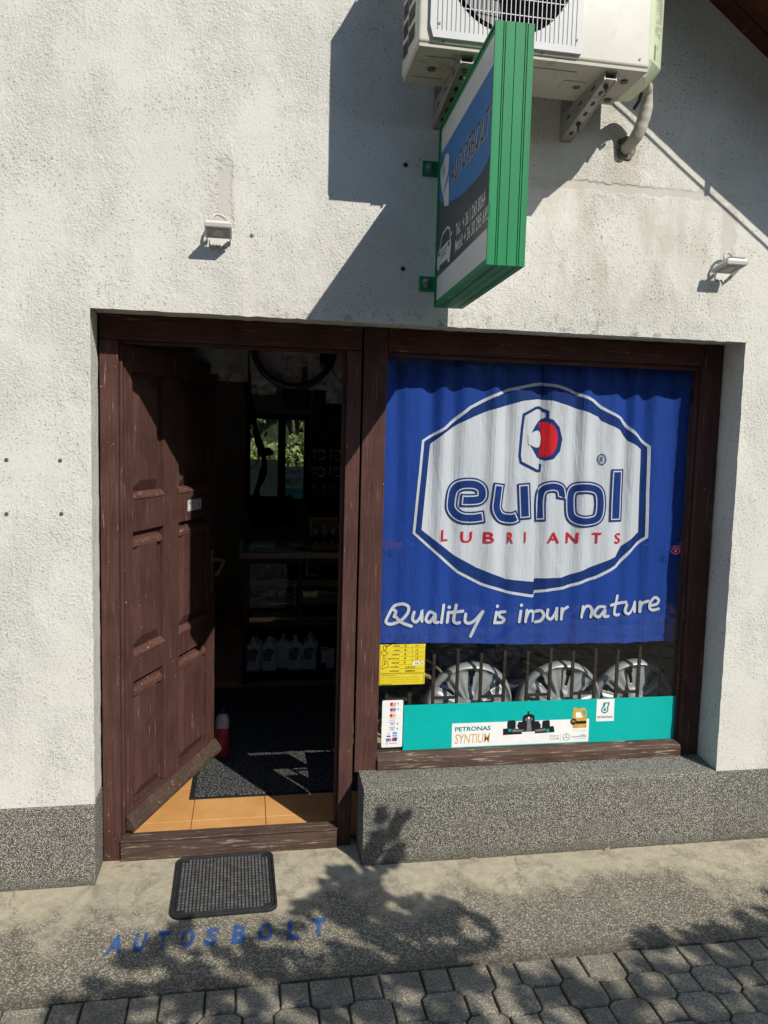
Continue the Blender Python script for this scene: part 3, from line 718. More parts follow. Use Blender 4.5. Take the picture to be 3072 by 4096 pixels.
# fan grille panel with round opening
FX, FZ, FR = 1.308, 3.087, .207; gx0, gx1, gz0, gz1 = 1.060, 1.547, 2.849, 3.350
def holed(x0, x1, z0, z1, cx, cz, r, n=64):
    outer = []; inner = []
    for k in range(n):
        t = 2*math.pi*k/n; c, s_ = math.cos(t), math.sin(t); inner.append((cx+r*c, cz+r*s_))
        tx = ((x1-cx)/c if c > 0 else (x0-cx)/c) if abs(c) > 1e-9 else 1e9; tz = ((z1-cz)/s_ if s_ > 0 else (z0-cz)/s_) if abs(s_) > 1e-9 else 1e9
        m = min(tx, tz); outer.append((cx+m*c, cz+m*s_))
    return outer, inner
g = MB(); ou, inn = holed(gx0, gx1, gz0, gz1, FX, FZ, FR); n = 64
vs = [(x, AY0-.012, z) for x, z in ou]+[(x, AY0-.012, z) for x, z in inn]+[(x, AY0+.0, z) for x, z in inn]+[(x, AY0+.0, z) for x, z in ou]
fs = []
for k in range(n):
    j = (k+1) % n; fs += [(k, j, n+j, n+k), (n+k, n+j, 2*n+j, 2*n+k), (3*n+k, 3*n+j, j, k)]
g.add(vs, fs)
for (cx, cz) in ((gx0, gz0), (gx1, gz0), (gx1, gz1), (gx0, gz1)): pass
GP = obj('fan_grille', g, MAG, AC, smooth=True)
g = MB()
nb = 32
for k in range(nb):
    x = gx0+.022+(gx1-gx0-.044)*k/(nb-1)
    if abs(x-FX) >= FR: continue
    hh = math.sqrt(FR**2-(x-FX)**2); g.box(x-.0011, x+.0011, AY0-.0150, AY0-.0128, FZ-hh-.003, min(FZ+hh+.003, gz1-.01))
for z in (2.94, 2.987, 3.037, 3.087, 3.137, 3.187, 3.237): hw = math.sqrt(max(0, FR**2-(z-FZ)**2)); g.box(FX-hw, FX+hw, AY0-.0127, AY0-.0115, z-.0014, z+.0014)
obj('grille_bars', g, MAG, GP)
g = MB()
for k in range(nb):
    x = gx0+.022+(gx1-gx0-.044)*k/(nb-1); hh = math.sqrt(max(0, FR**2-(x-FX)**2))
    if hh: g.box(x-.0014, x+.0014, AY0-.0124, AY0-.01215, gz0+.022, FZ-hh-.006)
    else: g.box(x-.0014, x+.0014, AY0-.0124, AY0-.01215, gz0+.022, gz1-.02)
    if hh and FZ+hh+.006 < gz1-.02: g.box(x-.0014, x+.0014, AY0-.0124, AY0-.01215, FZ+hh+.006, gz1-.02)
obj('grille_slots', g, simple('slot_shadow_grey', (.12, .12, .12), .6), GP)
g = MB(); g.prism([(FX+.204*math.cos(t*math.pi/24), FZ+.204*math.sin(t*math.pi/24)) for t in range(48)], lambda a, b, d: (a, d, b), AY0-.0015, AY0-.0005)
obj('fan_opening', g, simple('fan_well_black', (.006, .006, .007), .9, spec=0), GP)
g = MB()
for k in range(3):
    t0 = math.radians(100+120*k); vs = []
    for i in range(7):
        r = .04+.15*i/6; sp = .55-.22*abs(i/6-.6)
        for q in (-1, 0, 1): t = t0+q*sp*.8+i*.06; vs.append((FX+r*math.cos(t), AY0-.006+q*.0035, FZ+r*math.sin(t)))
    g.add(vs, [(i*3+q, i*3+q+1, i*3+q+4, i*3+q+3) for i in range(6) for q in range(2)])
g.lathe([(.045, .004), (.045, -.006), (.03, -.0095)], (FX, AY0, FZ), 20, 'Y'); obj('fan', g, simple('dark_fan_blade', (.03, .03, .035), .35), AC, smooth=True)
for (x, z) in ((gx0+.028, gz0+.04), (gx1-.018, gz0+.04), (gx0+.045, AZ0+.018), (1.42, AZ0+.018), (AX1-.035, AZ0+.035)): g = MB(); up_ = z > gz0+.02 and x < gx1; g.lathe([(.0038, -.0125 if up_ else -.0005), (.0038, -.0142 if up_ else -.0022)], (x, AY0, z), 10, 'Y'); obj('screw', g, simple('dull_screw', (.2, .2, .19), .5), AC)
# louvred coil opening on the left side: dark slots between slanted slats
g = MB()
for k in range(8):
    z = AZ0+.05+k*.062
    for y0, y1 in ((AY1-.02, -.225), (-.236, AY0+.055)):
        g.add([(AX0-.0012, y0, z+.012), (AX0-.0012, y1, z), (AX0-.0012, y1, z+.044), (AX0-.0012, y0, z+.056)], [(0, 1, 2, 3)])
obj('side_louvre', g, MBK, AC)
# service cover on the right
g = MB(); g.prism([(AX1+.001, -.345), (AX1+.035, -.335), (AX1+.092, -.285), (AX1+.098, -.262), (AX1+.098, -.13), (AX1+.085, -.128), (AX1+.001, -.125)], lambda a, b, d: (a, b, d), AZ0+.06, AZ1-.03)
g.add([(AX1+.001, -.345, AZ0+.0595), (AX1+.035, -.335, AZ0+.0595), (AX1+.092, -.285, AZ0+.0595), (AX1+.098, -.262, AZ0+.0595), (AX1+.098, -.13, AZ0+.0595), (AX1+.085, -.128, AZ0+.0595), (AX1+.001, -.125, AZ0+.0595),
       (AX1+.001, -.325, AZ0+.012), (AX1+.02, -.32, AZ0+.014), (AX1+.055, -.255, AZ0+.018), (AX1+.065, -.255, AZ0+.018), (AX1+.065, -.15, AZ0+.018), (AX1+.055, -.135, AZ0+.016), (AX1+.001, -.13, AZ0+.012)],
      [(k, k+1, k+8, k+7) for k in range(6)]+[(13, 12, 11, 10, 9, 8, 7)])
sc_ = obj('service_cover', g, MAP, AC, bevel=.004, seg=2, smooth=True)
# rating label printed on the slanted cover face (between (AX1+.035,-.37) and (AX1+.092,-.315))
ca0 = V((AX1+.037, -.3335, 0)); cae = V((.057, .050, 0)).normalized(); can = V((.050, -.057, 0)).normalized()
a_ = Art(lambda x, y, l: ca0+cae*x+can*(.0006+.0002*l)+V((0, 0, y)))
random.seed(3)
for r in range(16):
    z = 2.975+r*.0085
    x = .008
    while x < .055:
        w_ = random.uniform(.003, .009)
        if random.random() < .75: a_.rect(x, z, x+w_, z+.0028, 1)
        x += w_+.0025
a_.rect(.008, 3.115, .036, 3.125, 1); MGP = simple('grey_print', (.13, .14, .1), .5); a_.build('rating_print', [MGP], sc_)
a_ = Art(lambda x, y, l: ca0+cae*x+can*(.0006+.0002*l)+V((0, 0, y)))
for k in range(18): a_.rect(.008, 2.895+k*.0027, .022, 2.895+k*.0027+(.0012 if k % 3 else .002), 1)
a_.text('CE', .030, 2.935, .011, .008, 1, .01); a_.build('barcode', [MGP], sc_)
# wall brackets (two)
for xb, nm in ((1.188, 0), (1.664, 1)):
    g = MB(); w = .021
    g.box(xb-w, xb+w, -.008, -.002, 2.735, 3.12)
    br = obj('bracket', g, MST, AC, bevel=.001)
    g = MB()
    for sx_ in (-w, w-.003):
        g.prism([(-.009, 2.735), (-.009, 2.8235), (-.362, 2.8235), (-.362, 2.798)], lambda a, b, d: (d, a, b), xb+sx_, xb+sx_+.003)
    g.prism([(-.009, 2.738), (-.362, 2.801), (-.362, 2.804), (-.009, 2.741)], lambda a, b, d: (d, a, b), xb-w+.0032, xb+w-.0032)
    g.k = 1
    for k in range(5):
        y = -.06-.058*k
        g.prism([(y-.012, 0), (y-.008, .006), (y+.008, .006), (y+.012, 0), (y+.008, -.006), (y-.008, -.006)], lambda a, b, d: (xb+b, a, 2.738+(-a-.009)/.353*.063+d), -.0012, -.0004)
    for y in (-.08, -.18, -.28): g.prism([(y-.014, -.004), (y-.014, .004), (y+.014, .004), (y+.014, -.004)], lambda a, b, d: (d, a, 2.786+b+(-a)*.07), xb-w-.001, xb-w-.0003)
    obj('arm', g, [MST, MBK], br)
    for y, z in ((-.33, 2.788), (-.12, 2.752)): g = MB(); g.lathe([(.004, -.022), (.004, -.002), (.009, -.002), (.009, .005), (.003, .006)], (xb, y, z), 8, 'Z'); obj('bolt', g, simple('rusty_bolt', (.14, .08, .05), .7, .5), br)
# lagged refrigerant pipe entering the wall
PP = [V((1.86, -.20, 2.87)), V((1.878, -.165, 2.90)), V((1.915, -.115, 2.90)), V((1.932, -.09, 2.86)), V((1.930, -.075, 2.81)), V((1.920, -.055, 2.765)), V((1.908, -.02, 2.738)), V((1.90, .03, 2.73))]
def spline(P, m=8):
    o = []
    for i in range(len(P)-1):
        a, b, c, d = P[max(i-1, 0)], P[i], P[i+1], P[min(i+2, len(P)-1)]
        for k in range(m): t = k/m; o.append(.5*((2*b)+(c-a)*t+(2*a-5*b+4*c-d)*t*t+(3*b-a-3*c+d)*t**3))
    return o+[P[-1]]
sp = spline(PP); g = MB(); g.tube(sp, [.022+.0010*((i % 5) < 2)+.0035*mnoise.noise(p*22) for i, p in enumerate(sp)], 14); obj('lagged_pipe', g, MPI, AC, smooth=True)
g = MB(); g.tube([(1.885, -.15, 2.885), (1.883, -.13, 2.85), (1.88, -.10, 2.835)], .006, 6); obj('loose_tape', g, MBK, AC)
g = MB(); pts = []
for k in range(18): t = k*math.pi/9; r = .040*(1+.3*mnoise.noise(V((math.cos(t)*2, math.sin(t)*2, 3)))); pts.append((1.905+r*math.cos(t), 2.735+r*math.sin(t)*1.05))
g.prism(pts, lambda a, b, d: (a, d, b), -.006, .001); obj('wall_hole_rim', g, simple('broken_mortar', (.20, .165, .13), .95, var=.5, sc=60, bump=1, bsc=90, bd=.004), AC, bevel=.003)

# ---------------- floodlights
def floodlight(x0, x1, lab, skew=.0):
    cx = (x0+x1)/2; R_ = empty('floodlight', (cx, 0, 2.29), lab, 'floodlight', 'white floodlights on the wall')
    f = lambda s, t, h: (x0+(x1-x0)*s+skew*(1-t), -.036-.060*t-h*.33, 2.298+.024*t+h)      # t: back to front, h: up from the lens plane
    g = MB(); g.add([f(0, 0, 0), f(1, 0, 0), f(1, 1, 0), f(0, 1, 0), f(.0, .0, .012), f(1., .0, .012), f(1., 1., .012), f(.0, 1., .012), f(.12, .12, .024), f(.88, .12, .024), f(.88, .88, .024), f(.12, .88, .024)],
          [(3, 2, 1, 0), (0, 1, 5, 4), (1, 2, 6, 5), (2, 3, 7, 6), (3, 0, 4, 7), (4, 5, 9, 8), (5, 6, 10, 9), (6, 7, 11, 10), (7, 4, 8, 11), (8, 9, 10, 11)])
    for k in range(7): s = .16+.68*k/6; g.add([f(s-.012, .1, .024), f(s+.012, .1, .024), f(s+.012, .9, .024), f(s-.012, .9, .024), f(s-.012, .1, .031), f(s+.012, .1, .031), f(s+.012, .9, .031), f(s-.012, .9, .031)], [(4, 5, 6, 7), (0, 1, 5, 4), (1, 2, 6, 5), (2, 3, 7, 6), (3, 0, 4, 7)])
    hs = obj('housing', g, MFL, R_, bevel=.0012)
    g = MB(); g.add([f(.08, .12, -.0012), f(.92, .12, -.0012), f(.92, .90, -.0012), f(.08, .90, -.0012), f(.08, .12, -.0003), f(.92, .12, -.0003), f(.92, .90, -.0003), f(.08, .90, -.0003)], [(3, 2, 1, 0), (4, 5, 6, 7), (0, 1, 5, 4), (1, 2, 6, 5), (2, 3, 7, 6), (3, 0, 4, 7)])
    ln = obj('lens', g, MLN, R_)
    g = MB(); g.add([f(.25, .22, -.0018), f(.75, .22, -.0018), f(.62, .72, -.0018), f(.38, .72, -.0018)], [(3, 2, 1, 0)]); obj('reflector', g, MLR, ln)
    g = MB(); g.add([f(.40, .70, -.0022), f(.60, .70, -.0022), f(.60, .80, -.0022), f(.40, .80, -.0022)], [(3, 2, 1, 0)]); obj('led_chip', g, simple('led_yellow', (.5, .45, .2), .4), ln)
    # U bracket screwed to the wall
    g = MB(); g.box(x0+.014, x1-.014, -.006, -.002, 2.281, 2.306); g.box(x0+.024, x0+.034, -.006, -.002, 2.274, 2.281); g.box(x1-.044, x1-.034, -.006, -.002, 2.274, 2.281)
    for xx in (x0+.004, x1-.0075): g.prism([(-.002, 2.288), (-.002, 2.306), (-.055, 2.326), (-.06, 2.316)], lambda a, b, d: (d, a, b), xx, xx+.0035)
    obj('mounting_bracket', g, MFL, R_, bevel=.0008)
    g = MB(); P_ = [V((cx-.018, -.062, 2.322)), V((cx-.026, -.05, 2.352)), V((cx-.010, -.035, 2.378)), V((cx+.018, -.026, 2.372)), V((cx+.034, -.022, 2.350)), V((cx+.036, -.012, 2.325)), V((cx+.03, .01, 2.315))]
    q = spline(P_, 6); g.tube(q, [.0048+.0006*(i % 2) for i in range(len(q))], 8); obj('cable', g, MPI, R_, smooth=True)
    return R_
floodlight(.381, .470, 'small white floodlight on the wall above the open door')
floodlight(2.290, 2.376, 'small white floodlight on the wall above the right end of the window', skew=-.028)

# ---------------- lightning conductor wire under the verge
g = MB(); L0, L1 = V((-1.15, -.49, 3.228+.706*3.465)), V((4.4, -.49, 3.228-.706*2.085)); g.tube([L0, L1], .0045, 8)
wr = obj('conductor_wire', g, MST); tag(wr, 'thin metal wire running along the sloping roof verge', 'wire')
for k in range(8): p = L0+(L1-L0)*((k+.32)/8); g = MB(); g.box(p.x-.006, p.x+.006, -.498, -.477, p.z-.008, p.z+.075); obj('wire_holder', g, MST, wr)

# ================================================================== BANNER CURTAIN
ZP = lambda x, y: trace(1500+x*.84388, 1350+y*.84416, .213)
XC = ZP(763, 900)[0]; CUT = .0125
zt, zb = 1.985, .793
def fold(x, z):
    k = max(0., min(1., (z-zb)/(zt-zb)))
    a = .0040+.0070*k*k
    y = a*(math.sin(x*52+1.2*math.sin(x*9)+.5*z)+.5*math.sin(x*83+2.+z*1.3))+.005*math.sin(x*14+z*1.7)+.003*mnoise.noise(V((x*9, z*5, 3)))*2
    return y
def cy(x, z, side): return .224+fold(x, z)+(-.008 if side < 0 else .005)*(1-min(1, abs(x-XC)/.12))
def cside(x, z, l, side):
    # gathered top: print follows the cloth
    return V((x, cy(x, z, side)-.0019*l, z))
CT = empty('banner_curtain', (1.71, .218, zb), 'blue advertising banner reading eurol hung as a curtain behind the shop window', 'banner')
g = MB()
def panel(x0, x1, side):
    i0, i1 = math.ceil(x0/CUT), math.floor(x1/CUT); xs_ = [x0]+[i*CUT for i in range(i0, i1+1) if x0 < i*CUT < x1]+[x1]
    cz = CUT*5; zs_ = [zb]+[j*cz for j in range(math.ceil(zb/cz), math.floor(zt/cz)+1) if j*cz < zt-.03]+[zt-.012, zt]
    vs = []
    for z in zs_:
        for x in xs_:
            zz = z
            if z >= zt-.013: zz = z-.012+.010*math.sin(x*52+1.2*math.sin(x*9))+.004*math.sin(x*131)
            if z == zb: zz = z+(.018*(1-(x-1.06)/.68) if side < 0 else -.002+.002*math.sin(x*20))
            vs.append(cside(x, z, 0, side)-V((0, 0, z-zz)))
    n = len(xs_)
    g.add(vs, [(j*n+i, j*n+i+1, (j+1)*n+i+1, (j+1)*n+i) for j in range(len(zs_)-1) for i in range(n-1)])
panel(1.030, XC+.004, -1); panel(XC-.03, 2.358, 1)
cl = obj('cloth', g, MCB, CT, smooth=2)
outer = [(225,487),(330,425),(395,370),(450,325),(560,270),(640,240),(760,216),(800,212),(880,226),(935,245),(1045,295),(1080,325),(1180,380),(1210,420),(1313,515),(1300,950),(1215,1020),(1150,1090),(1050,1145),(900,1195),(764,1216),(760,1236),(620,1212),(500,1175),(390,1118),(180,930)]
cxx, cyy = 755, 720
def shr(P, d): return [(cxx+(x-cxx)*(1-d/max(1, math.hypot(x-cxx, y-cyy))), cyy+(y-cyy)*(1-d/max(1, math.hypot(x-cxx, y-cyy)))) for x, y in P]
inner = [(268,505),(330,455),(400,408),(470,375),(545,345),(620,325),(705,300),(780,292),(850,300),(930,325),(1060,375),(1075,395),(1170,440),(1205,490),(1270,530),(1258,925),(1170,990),(1140,1040),(1000,1100),(885,1140),(764,1145),(760,1160),(620,1145),(480,1090),(380,1035),(222,912)]
Pz = lambda L: [ZP(*p) for p in L]
arts = {}
for side in (-1, 1):
    A = Art((lambda sd_: (lambda x, z, l: cside(x, z, l, sd_)))(side), CUT); cp = (XC+.0035, -1) if side < 0 else (XC-.028, 1)
    sk = .84388/FPX*3.03*1.05
    A.k = 0; A.poly(Pz(outer), 1, cp); A.k = 1; A.poly(Pz(shr(outer, 14)), 1.5, cp); A.k = 0; A.poly(Pz(inner), 2, cp)
    W2 = lambda w: w*.000845
    def st(path, w, l, **k): A.stroke(Pz(path), W2(w), l, clip=cp, **k)
    # emblem
    A.k = 1; st([(823,385),(824,352),(785,331),(768,333),(706,366),(696,450),(686,560),(692,592),(770,632),(786,632),(790,600)], 13, 3, smooth=False, caps=False)
    A.poly(Pz([(742,515),(755,535),(775,570),(812,582),(850,575),(880,540),(892,480),(880,425),(850,390),(815,378),(785,392),(765,418),(748,448),(775,440),(795,455),(798,480),(795,508),(775,522)]), 3.2, cp)
    A.k = 2; A.poly(Pz([(780,408),(790,400),(815,400),(845,412),(866,440),(872,480),(862,525),(840,555),(815,567),(786,565),(780,548),(790,520),(797,500),(797,470),(790,430)]), 3.6, cp)
    A.k = 0; A.poly(Pz([(728,462),(760,444),(778,440),(793,455),(797,480),(793,506),(778,522),(760,520),(728,506)]), 3.4, cp)
    # word mark: nested outlines
    L3 = [(78, 56, 42)]
    glyphs = [([(520,848),(455,856),(400,848),(366,812),(366,765),(378,722),(410,698),(470,696),(503,714),(508,748),(492,768),(440,772),(405,770)], 62, True, False),
              ([(590,690),(580,760),(576,812),(600,850),(645,858),(680,845)], 64, True, False), ([(705,690),(712,862)], 66, False, False),
              ([(786,872),(786,770),(800,722),(840,706),(880,716),(890,748),(888,768)], 58, True, False),
              ([(935,735),(965,712),(1030,714),(1064,740),(1066,820),(1045,862),(980,870),(938,850),(930,800)], 60, True, True),
              ([(1152,624),(1140,872)], 72, False, False)]
    for (w0, dl) in ((0, 4.0), (-16, 4.5), (-28, 5.0)):
        A.k = 0 if w0 == -16 else 1
        for q, (path, w, smo, cl_) in enumerate(glyphs):
            P2 = list(path)
            if not cl_ and w0:      # shorten the ends so the outline closes round them
                e = -w0/2
                for a, b in ((0, 1), (-1, -2)):
                    d = V((P2[b][0]-P2[a][0], P2[b][1]-P2[a][1])).normalized(); P2[a] = (P2[a][0]+d.x*e, P2[a][1]+d.y*e)
            st(P2, w+w0, dl+.02*q, smooth=smo, closed=cl_, caps=False)
    A.k = 1
    for (a, b) in ((.0, 1),):
        A.stroke(Pz([(1077+18*math.cos(t*.5236), 577+24*math.sin(t*.5236)) for t in range(12)]), W2(4.5), 4, closed=True, clip=cp)
    p = ZP(1069, 590); A.text('R', p[0], p[1], .0135, .0225, 4, .012, clip=cp)
    A.k = 2
    for ch, xx, yy, wd in (('L',315,965,34),('U',407,972,56),('B',512,973,52),('R',628,975,28),('I',707,973,7),('A',818,975,64),('N',908,975,60),('T',1030,976,46),('S',1135,977,34)):
        p = ZP(xx, yy); A.text(ch, p[0], p[1], W2(wd), W2(54), 4, .012, clip=cp)
    p = ZP(764, 970); 
    if side > 0: A.rect(p[0]-.001, p[1]+.004, p[0]+.0025, p[1]+.04, 4, cp)
    A.k = 0
    for pth in ([(128,1263),(92,1275),(62,1320),(52,1348),(78,1360),(122,1342),(155,1305),(158,1275),(132,1262)], [(85,1290),(100,1300),(92,1325)], [(100,1325),(125,1350),(172,1368)],
        [(186,1302),(178,1335),(195,1348),(216,1325),(224,1300),(224,1346)], [(286,1312),(262,1304),(244,1338),(262,1352),(286,1320),(284,1350),(300,1350)], [(328,1270),(316,1352)], [(352,1306),(346,1353)],
        [(388,1270),(376,1340),(388,1356),(402,1352)], [(356,1308),(418,1298)], [(432,1312),(430,1348),(452,1356),(480,1338),(512,1300)], [(512,1300),(482,1362),(456,1418)],
        [(576,1302),(566,1352)], [(616,1300),(590,1306),(592,1322),(612,1335),(602,1352),(574,1352)], [(690,1296),(682,1346)], [(720,1292),(712,1346)], [(714,1330),(730,1300),(748,1298),(756,1312),(750,1346)],
        [(768,1302),(792,1298),(804,1318),(790,1344),(766,1352)], [(824,1292),(820,1324),(838,1337),(858,1312),(866,1285)], [(866,1285),(864,1338)], [(890,1286),(888,1337)], [(889,1320),(896,1296),(918,1280)],
        [(988,1276),(980,1326)], [(982,1310),(1000,1280),(1020,1276),(1032,1295),(1026,1326)], [(1088,1276),(1060,1278),(1042,1310),(1062,1324),(1088,1292),(1086,1320),(1104,1320)], [(1152,1226),(1136,1300),(1146,1316),(1158,1314)], [(1118,1268),(1190,1254)],
        [(1194,1266),(1186,1298),(1204,1309),(1228,1286),(1240,1258)], [(1240,1258),(1238,1302)], [(1264,1256),(1262,1302)], [(1263,1286),(1272,1262),(1298,1250)], [(1312,1272),(1340,1266),(1350,1246),(1332,1234),(1310,1256),(1306,1282),(1322,1294),(1350,1288)]):
        A.k = 0; st(pth, 15, 3)
    for (x, y) in ((356,1282),(581,1274),(693,1268)): p = ZP(x, y); A.disc(p[0], p[1], .0075, layer=3, n=12, clip=cp)
    A.build('print', [MCW, MCN, MCR], cl)
# hem stitching
for x0, x1, sd_ in ((1.04, XC, -1), (XC+.002, 2.35, 1)):
    g = MB(); x = x0
    while x < x1-.012:
        zz = zb+.030+(.018*(1-(x-1.06)/.68) if sd_ < 0 else 0); g.add([V((x, cy(x, zb, sd_)-.0013, zz)), V((x+.008, cy(x+.008, zb, sd_)-.0013, zz)), V((x+.008, cy(x+.008, zb, sd_)-.0013, zz+.0012)), V((x, cy(x, zb, sd_)-.0013, zz+.0012))], [(0, 1, 2, 3)]); x += .012
    obj('hem_stitch', g, MCN, cl)

# ================================================================== WINDOW STICKERS
YG = .1800
# teal strip
TS = empty('window_strip', (1.765, YG, .372), 'long teal printed strip stuck along the bottom of the shop window with a racing car', 'banner')
g = MB(); g.box(1.163, 2.370, YG-.0018, YG-.0004, .373, .5625); st_ = obj('strip', g, MTE, TS)
ZQ = lambda x, y: trace(1700+x*.63291, 2780+y*.6333, .163)
A = Art(lambda x, y, l: V((x, YG-.0018-.0003*l, y)))
Q = lambda L: [ZQ(*p) for p in L]; w3 = lambda w: w*.00063
A.k = 0; A.poly(Q([(177, 189), (1047, 157), (1041, 301), (174, 340)]), 1); A.poly(Q([(1097, 35), (1208, 31), (1203, 171), (1091, 175)]), 1)
def T(s_, x0, y0, x1, y1, l=2, **k):   # baseline-left pixel, top-right pixel
    a, b = ZQ(x0, y0), ZQ(x1, y1); c = ZQ(x1, y0-(x1-x0)*.037); A.text(s_, a[0], a[1], b[0]-a[0], max(.001, b[1]-c[1]), l, **k)
A.k = 2; T('PETRONAS', 195, 240, 423, 203, bold=.03); T('PETRONAS', 793, 272, 855, 263, bold=.02); 
A.k = 5; T('AMG', 985, 266, 1028, 257, bold=.03, shear=.4); A.k = 2; T('PETRONAS', 936, 278, 1030, 266, bold=.01); A.k = 5; T('MOTORSPORT', 950, 287, 1030, 281); T('Oil Developed For', 947, 238, 1030, 230)
A.k = 5; T('PETRONAS', 1098, 156, 1196, 138, bold=.025)
A.k = 3; T('SYNTIUM', 194, 318, 418, 250, bold=.004, shear=.12); T('SYNTIUM', 793, 293, 855, 277, bold=.006, shear=.2)
# drop emblem
A.k = 2; A.poly(Q([(1132, 75), (1140, 55), (1180, 53), (1176, 62), (1167, 92), (1150, 70), (1138, 78)]), 2); p = ZQ(1146, 100); A.disc(p[0], p[1], w3(26), layer=2.2)
A.k = 0; A.disc(p[0], p[1], w3(17), layer=2.6); A.poly(Q([(1147, 90), (1152, 60), (1168, 62), (1160, 85)]), 2.7); A.k = 2; A.disc(p[0], p[1], w3(10), layer=3)
# star ring
p = ZQ(901, 274); A.k = 5; A.stroke([(p[0]+w3(23)*math.cos(t*.3927), p[1]+w3(23)*math.sin(t*.3927)) for t in range(16)], w3(3), 2, closed=True)
for t in (90, 210, 330): A.stroke([p, (p[0]+w3(22)*math.cos(math.radians(t)), p[1]+w3(22)*math.sin(math.radians(t)))], w3(3.2), 2+.01*t/90, smooth=False, caps=False)
A.k = 5; A.stroke(Q([(867, 250), (866, 300)]), w3(1), 2, smooth=False)
# gold oil can
A.k = 3; A.poly(Q([(948, 88), (966, 86), (970, 97), (1010, 88), (1024, 92), (1031, 110), (1030, 214), (942, 218), (942, 130), (948, 110)]), 2)
A.k = 1; A.poly(Q([(1008, 102), (1022, 104), (1024, 134), (1014, 132), (1006, 112)]), 3); A.k = 4; A.poly(Q([(965, 173), (1029, 170), (1029, 188), (965, 191)]), 3); A.k = 0; A.poly(Q([(962, 118), (992, 116), (1006, 150), (962, 152)]), 3)
p = ZQ(947, 176); A.k = 4; A.disc(p[0], p[1], w3(22), layer=3.5); A.k = 3; A.stroke(Q([(936, 184), (944, 166), (952, 182), (958, 168)]), w3(4), 4)
# racing car, front view
A.k = 4
for (x0, x1) in ((527, 580), (748, 798)): A.poly(Q([(x0, 185), (x0+6, 170), (x1-6, 166), (x1, 178), (x1, 212), (x1-5, 222), (x0+5, 226), (x0, 215)]), 2)
A.poly(Q([(500, 222), (545, 217), (600, 222), (640, 205), (700, 203), (735, 215), (790, 206), (822, 204), (828, 242), (795, 245), (720, 250), (700, 252), (640, 254), (560, 258), (500, 262)]), 2.2)
A.poly(Q([(588, 205), (598, 184), (640, 170), (690, 168), (728, 178), (742, 200), (736, 216), (600, 222)]), 2.35)
A.poly(Q([(622, 180), (628, 140), (655, 128), (682, 128), (700, 138), (702, 180), (725, 200), (705, 210), (640, 212), (600, 205)]), 2.4)
A.poly(Q([(652, 112), (672, 111), (672, 116), (652, 117)]), 2.5); A.poly(Q([(658, 112), (666, 112), (667, 130), (657, 130)]), 2.55)
A.poly(Q([(595, 178), (730, 172), (730, 176), (595, 183)]), 2.6)
A.k = 6; A.poly(Q([(655, 150), (672, 149), (682, 235), (650, 238)]), 3); A.poly(Q([(560, 226), (640, 228), (620, 238), (560, 244)]), 3); A.poly(Q([(700, 226), (770, 218), (770, 234), (715, 240)]), 3)
A.poly(Q([(638, 165), (650, 150), (650, 175)]), 3); A.poly(Q([(676, 148), (688, 158), (680, 174)]), 3)
A.k = 0; A.poly(Q([(618, 242), (704, 238), (700, 252), (622, 255)]), 3.2); A.disc(*ZQ(664, 152), w3(7), layer=3.4)
A.k = 1
for x in (535, 545, 776, 786): A.poly(Q([(x, 222), (x+7, 222), (x+7, 240), (x, 240)]), 3.3)
A.poly(Q([(582, 170), (585, 170), (585, 220), (582, 220)]), 3.3); A.disc(*ZQ(663, 210), w3(6), layer=3.4); A.k = 7; A.poly(Q([(652, 226), (674, 225), (672, 231), (655, 232)]), 3.5)
A.build('print', [MWH, MTE, MTD, MGO, MBT, simple('grey_lettering', (.10, .13, .14), .5), simple('car_grey', (.16, .17, .18), .35), MRD], st_)
# card sticker
CS = empty('payment_sticker', (1.117, YG, .388), 'white sticker of payment card logos at the lower left corner of the window', 'sticker')
A = Art(lambda x, y, l: V((x, YG-.0006-.0003*l, y)))
cx0, cx1, cz0, cz1 = 1.074, 1.160, .3885, .585
A.rrect(cx0, cz0, cx1, cz1, .006, 0)
sb = A.build('backing', [MWH], CS)
A = Art(lambda x, y, l: V((x, YG-.0008-.0003*l, y)))
def cc(u, v): return (cx0+(u-130)/370*(cx1-cx0), cz1-(v-1258)/840*(cz1-cz0))
for (v, k1, k2) in ((1328, 0, 1), (1428, 0, 2), (1530, 0, 1)):
    A.k = k1; A.disc(*cc(298, v), .0078, layer=1); A.k = k2; A.disc(*cc(342, v), .0078, layer=1.4); A.k = 5; A.rect(*cc(262, v+50), *cc(370, v+44), 1)
A.k = 5
for v in (1322, 1424, 1680, 1770): A.poly([cc(388, v), cc(418, v-22), cc(418, v+20)], 1)
A.k = 3
for v in (1655, 1748): A.rect(*cc(262, v), *cc(366, v-8), 1); A.text('VISA', *cc(278, v+40), .018, .0065, 1, .02, .2)
A.k = 4
for v in (1715, 1808): A.rect(*cc(262, v), *cc(366, v-5), 1)
A.k = 5; A.rect(*cc(262, 1602), *cc(368, 1600), 1); A.rect(*cc(268, 1622), *cc(360, 1614), 1)
A.k = 3; A.rect(*cc(222, 1912), *cc(290, 1888), 1); A.text('V', *cc(245, 1875), .006, .009, 1, .01); A.k = 2; A.rect(*cc(328, 1908), *cc(402, 1830), 1); A.k = 6; A.rect(*cc(335, 1885), *cc(396, 1862), 1.5)
for i, kk in enumerate((3, 0, 5)): A.k = kk; A.rect(*cc(215+i*30, 1992), *cc(240+i*30, 1935), 1)
A.k = 0; A.poly([cc(312, 1990), cc(325, 1925), cc(350, 1925), cc(340, 1990)], 1); A.k = 3; A.poly([cc(340, 1990), cc(352, 1925), cc(414, 1925), cc(402, 1990)], 1)
A.k = 5; A.text('otpbank', *cc(262, 2042), .033, .0075, 1, .01); A.k = 7; A.stroke([cc(245, 2012), cc(222, 2015), cc(216, 2030), cc(232, 2044), cc(250, 2034)], .0014, 1)
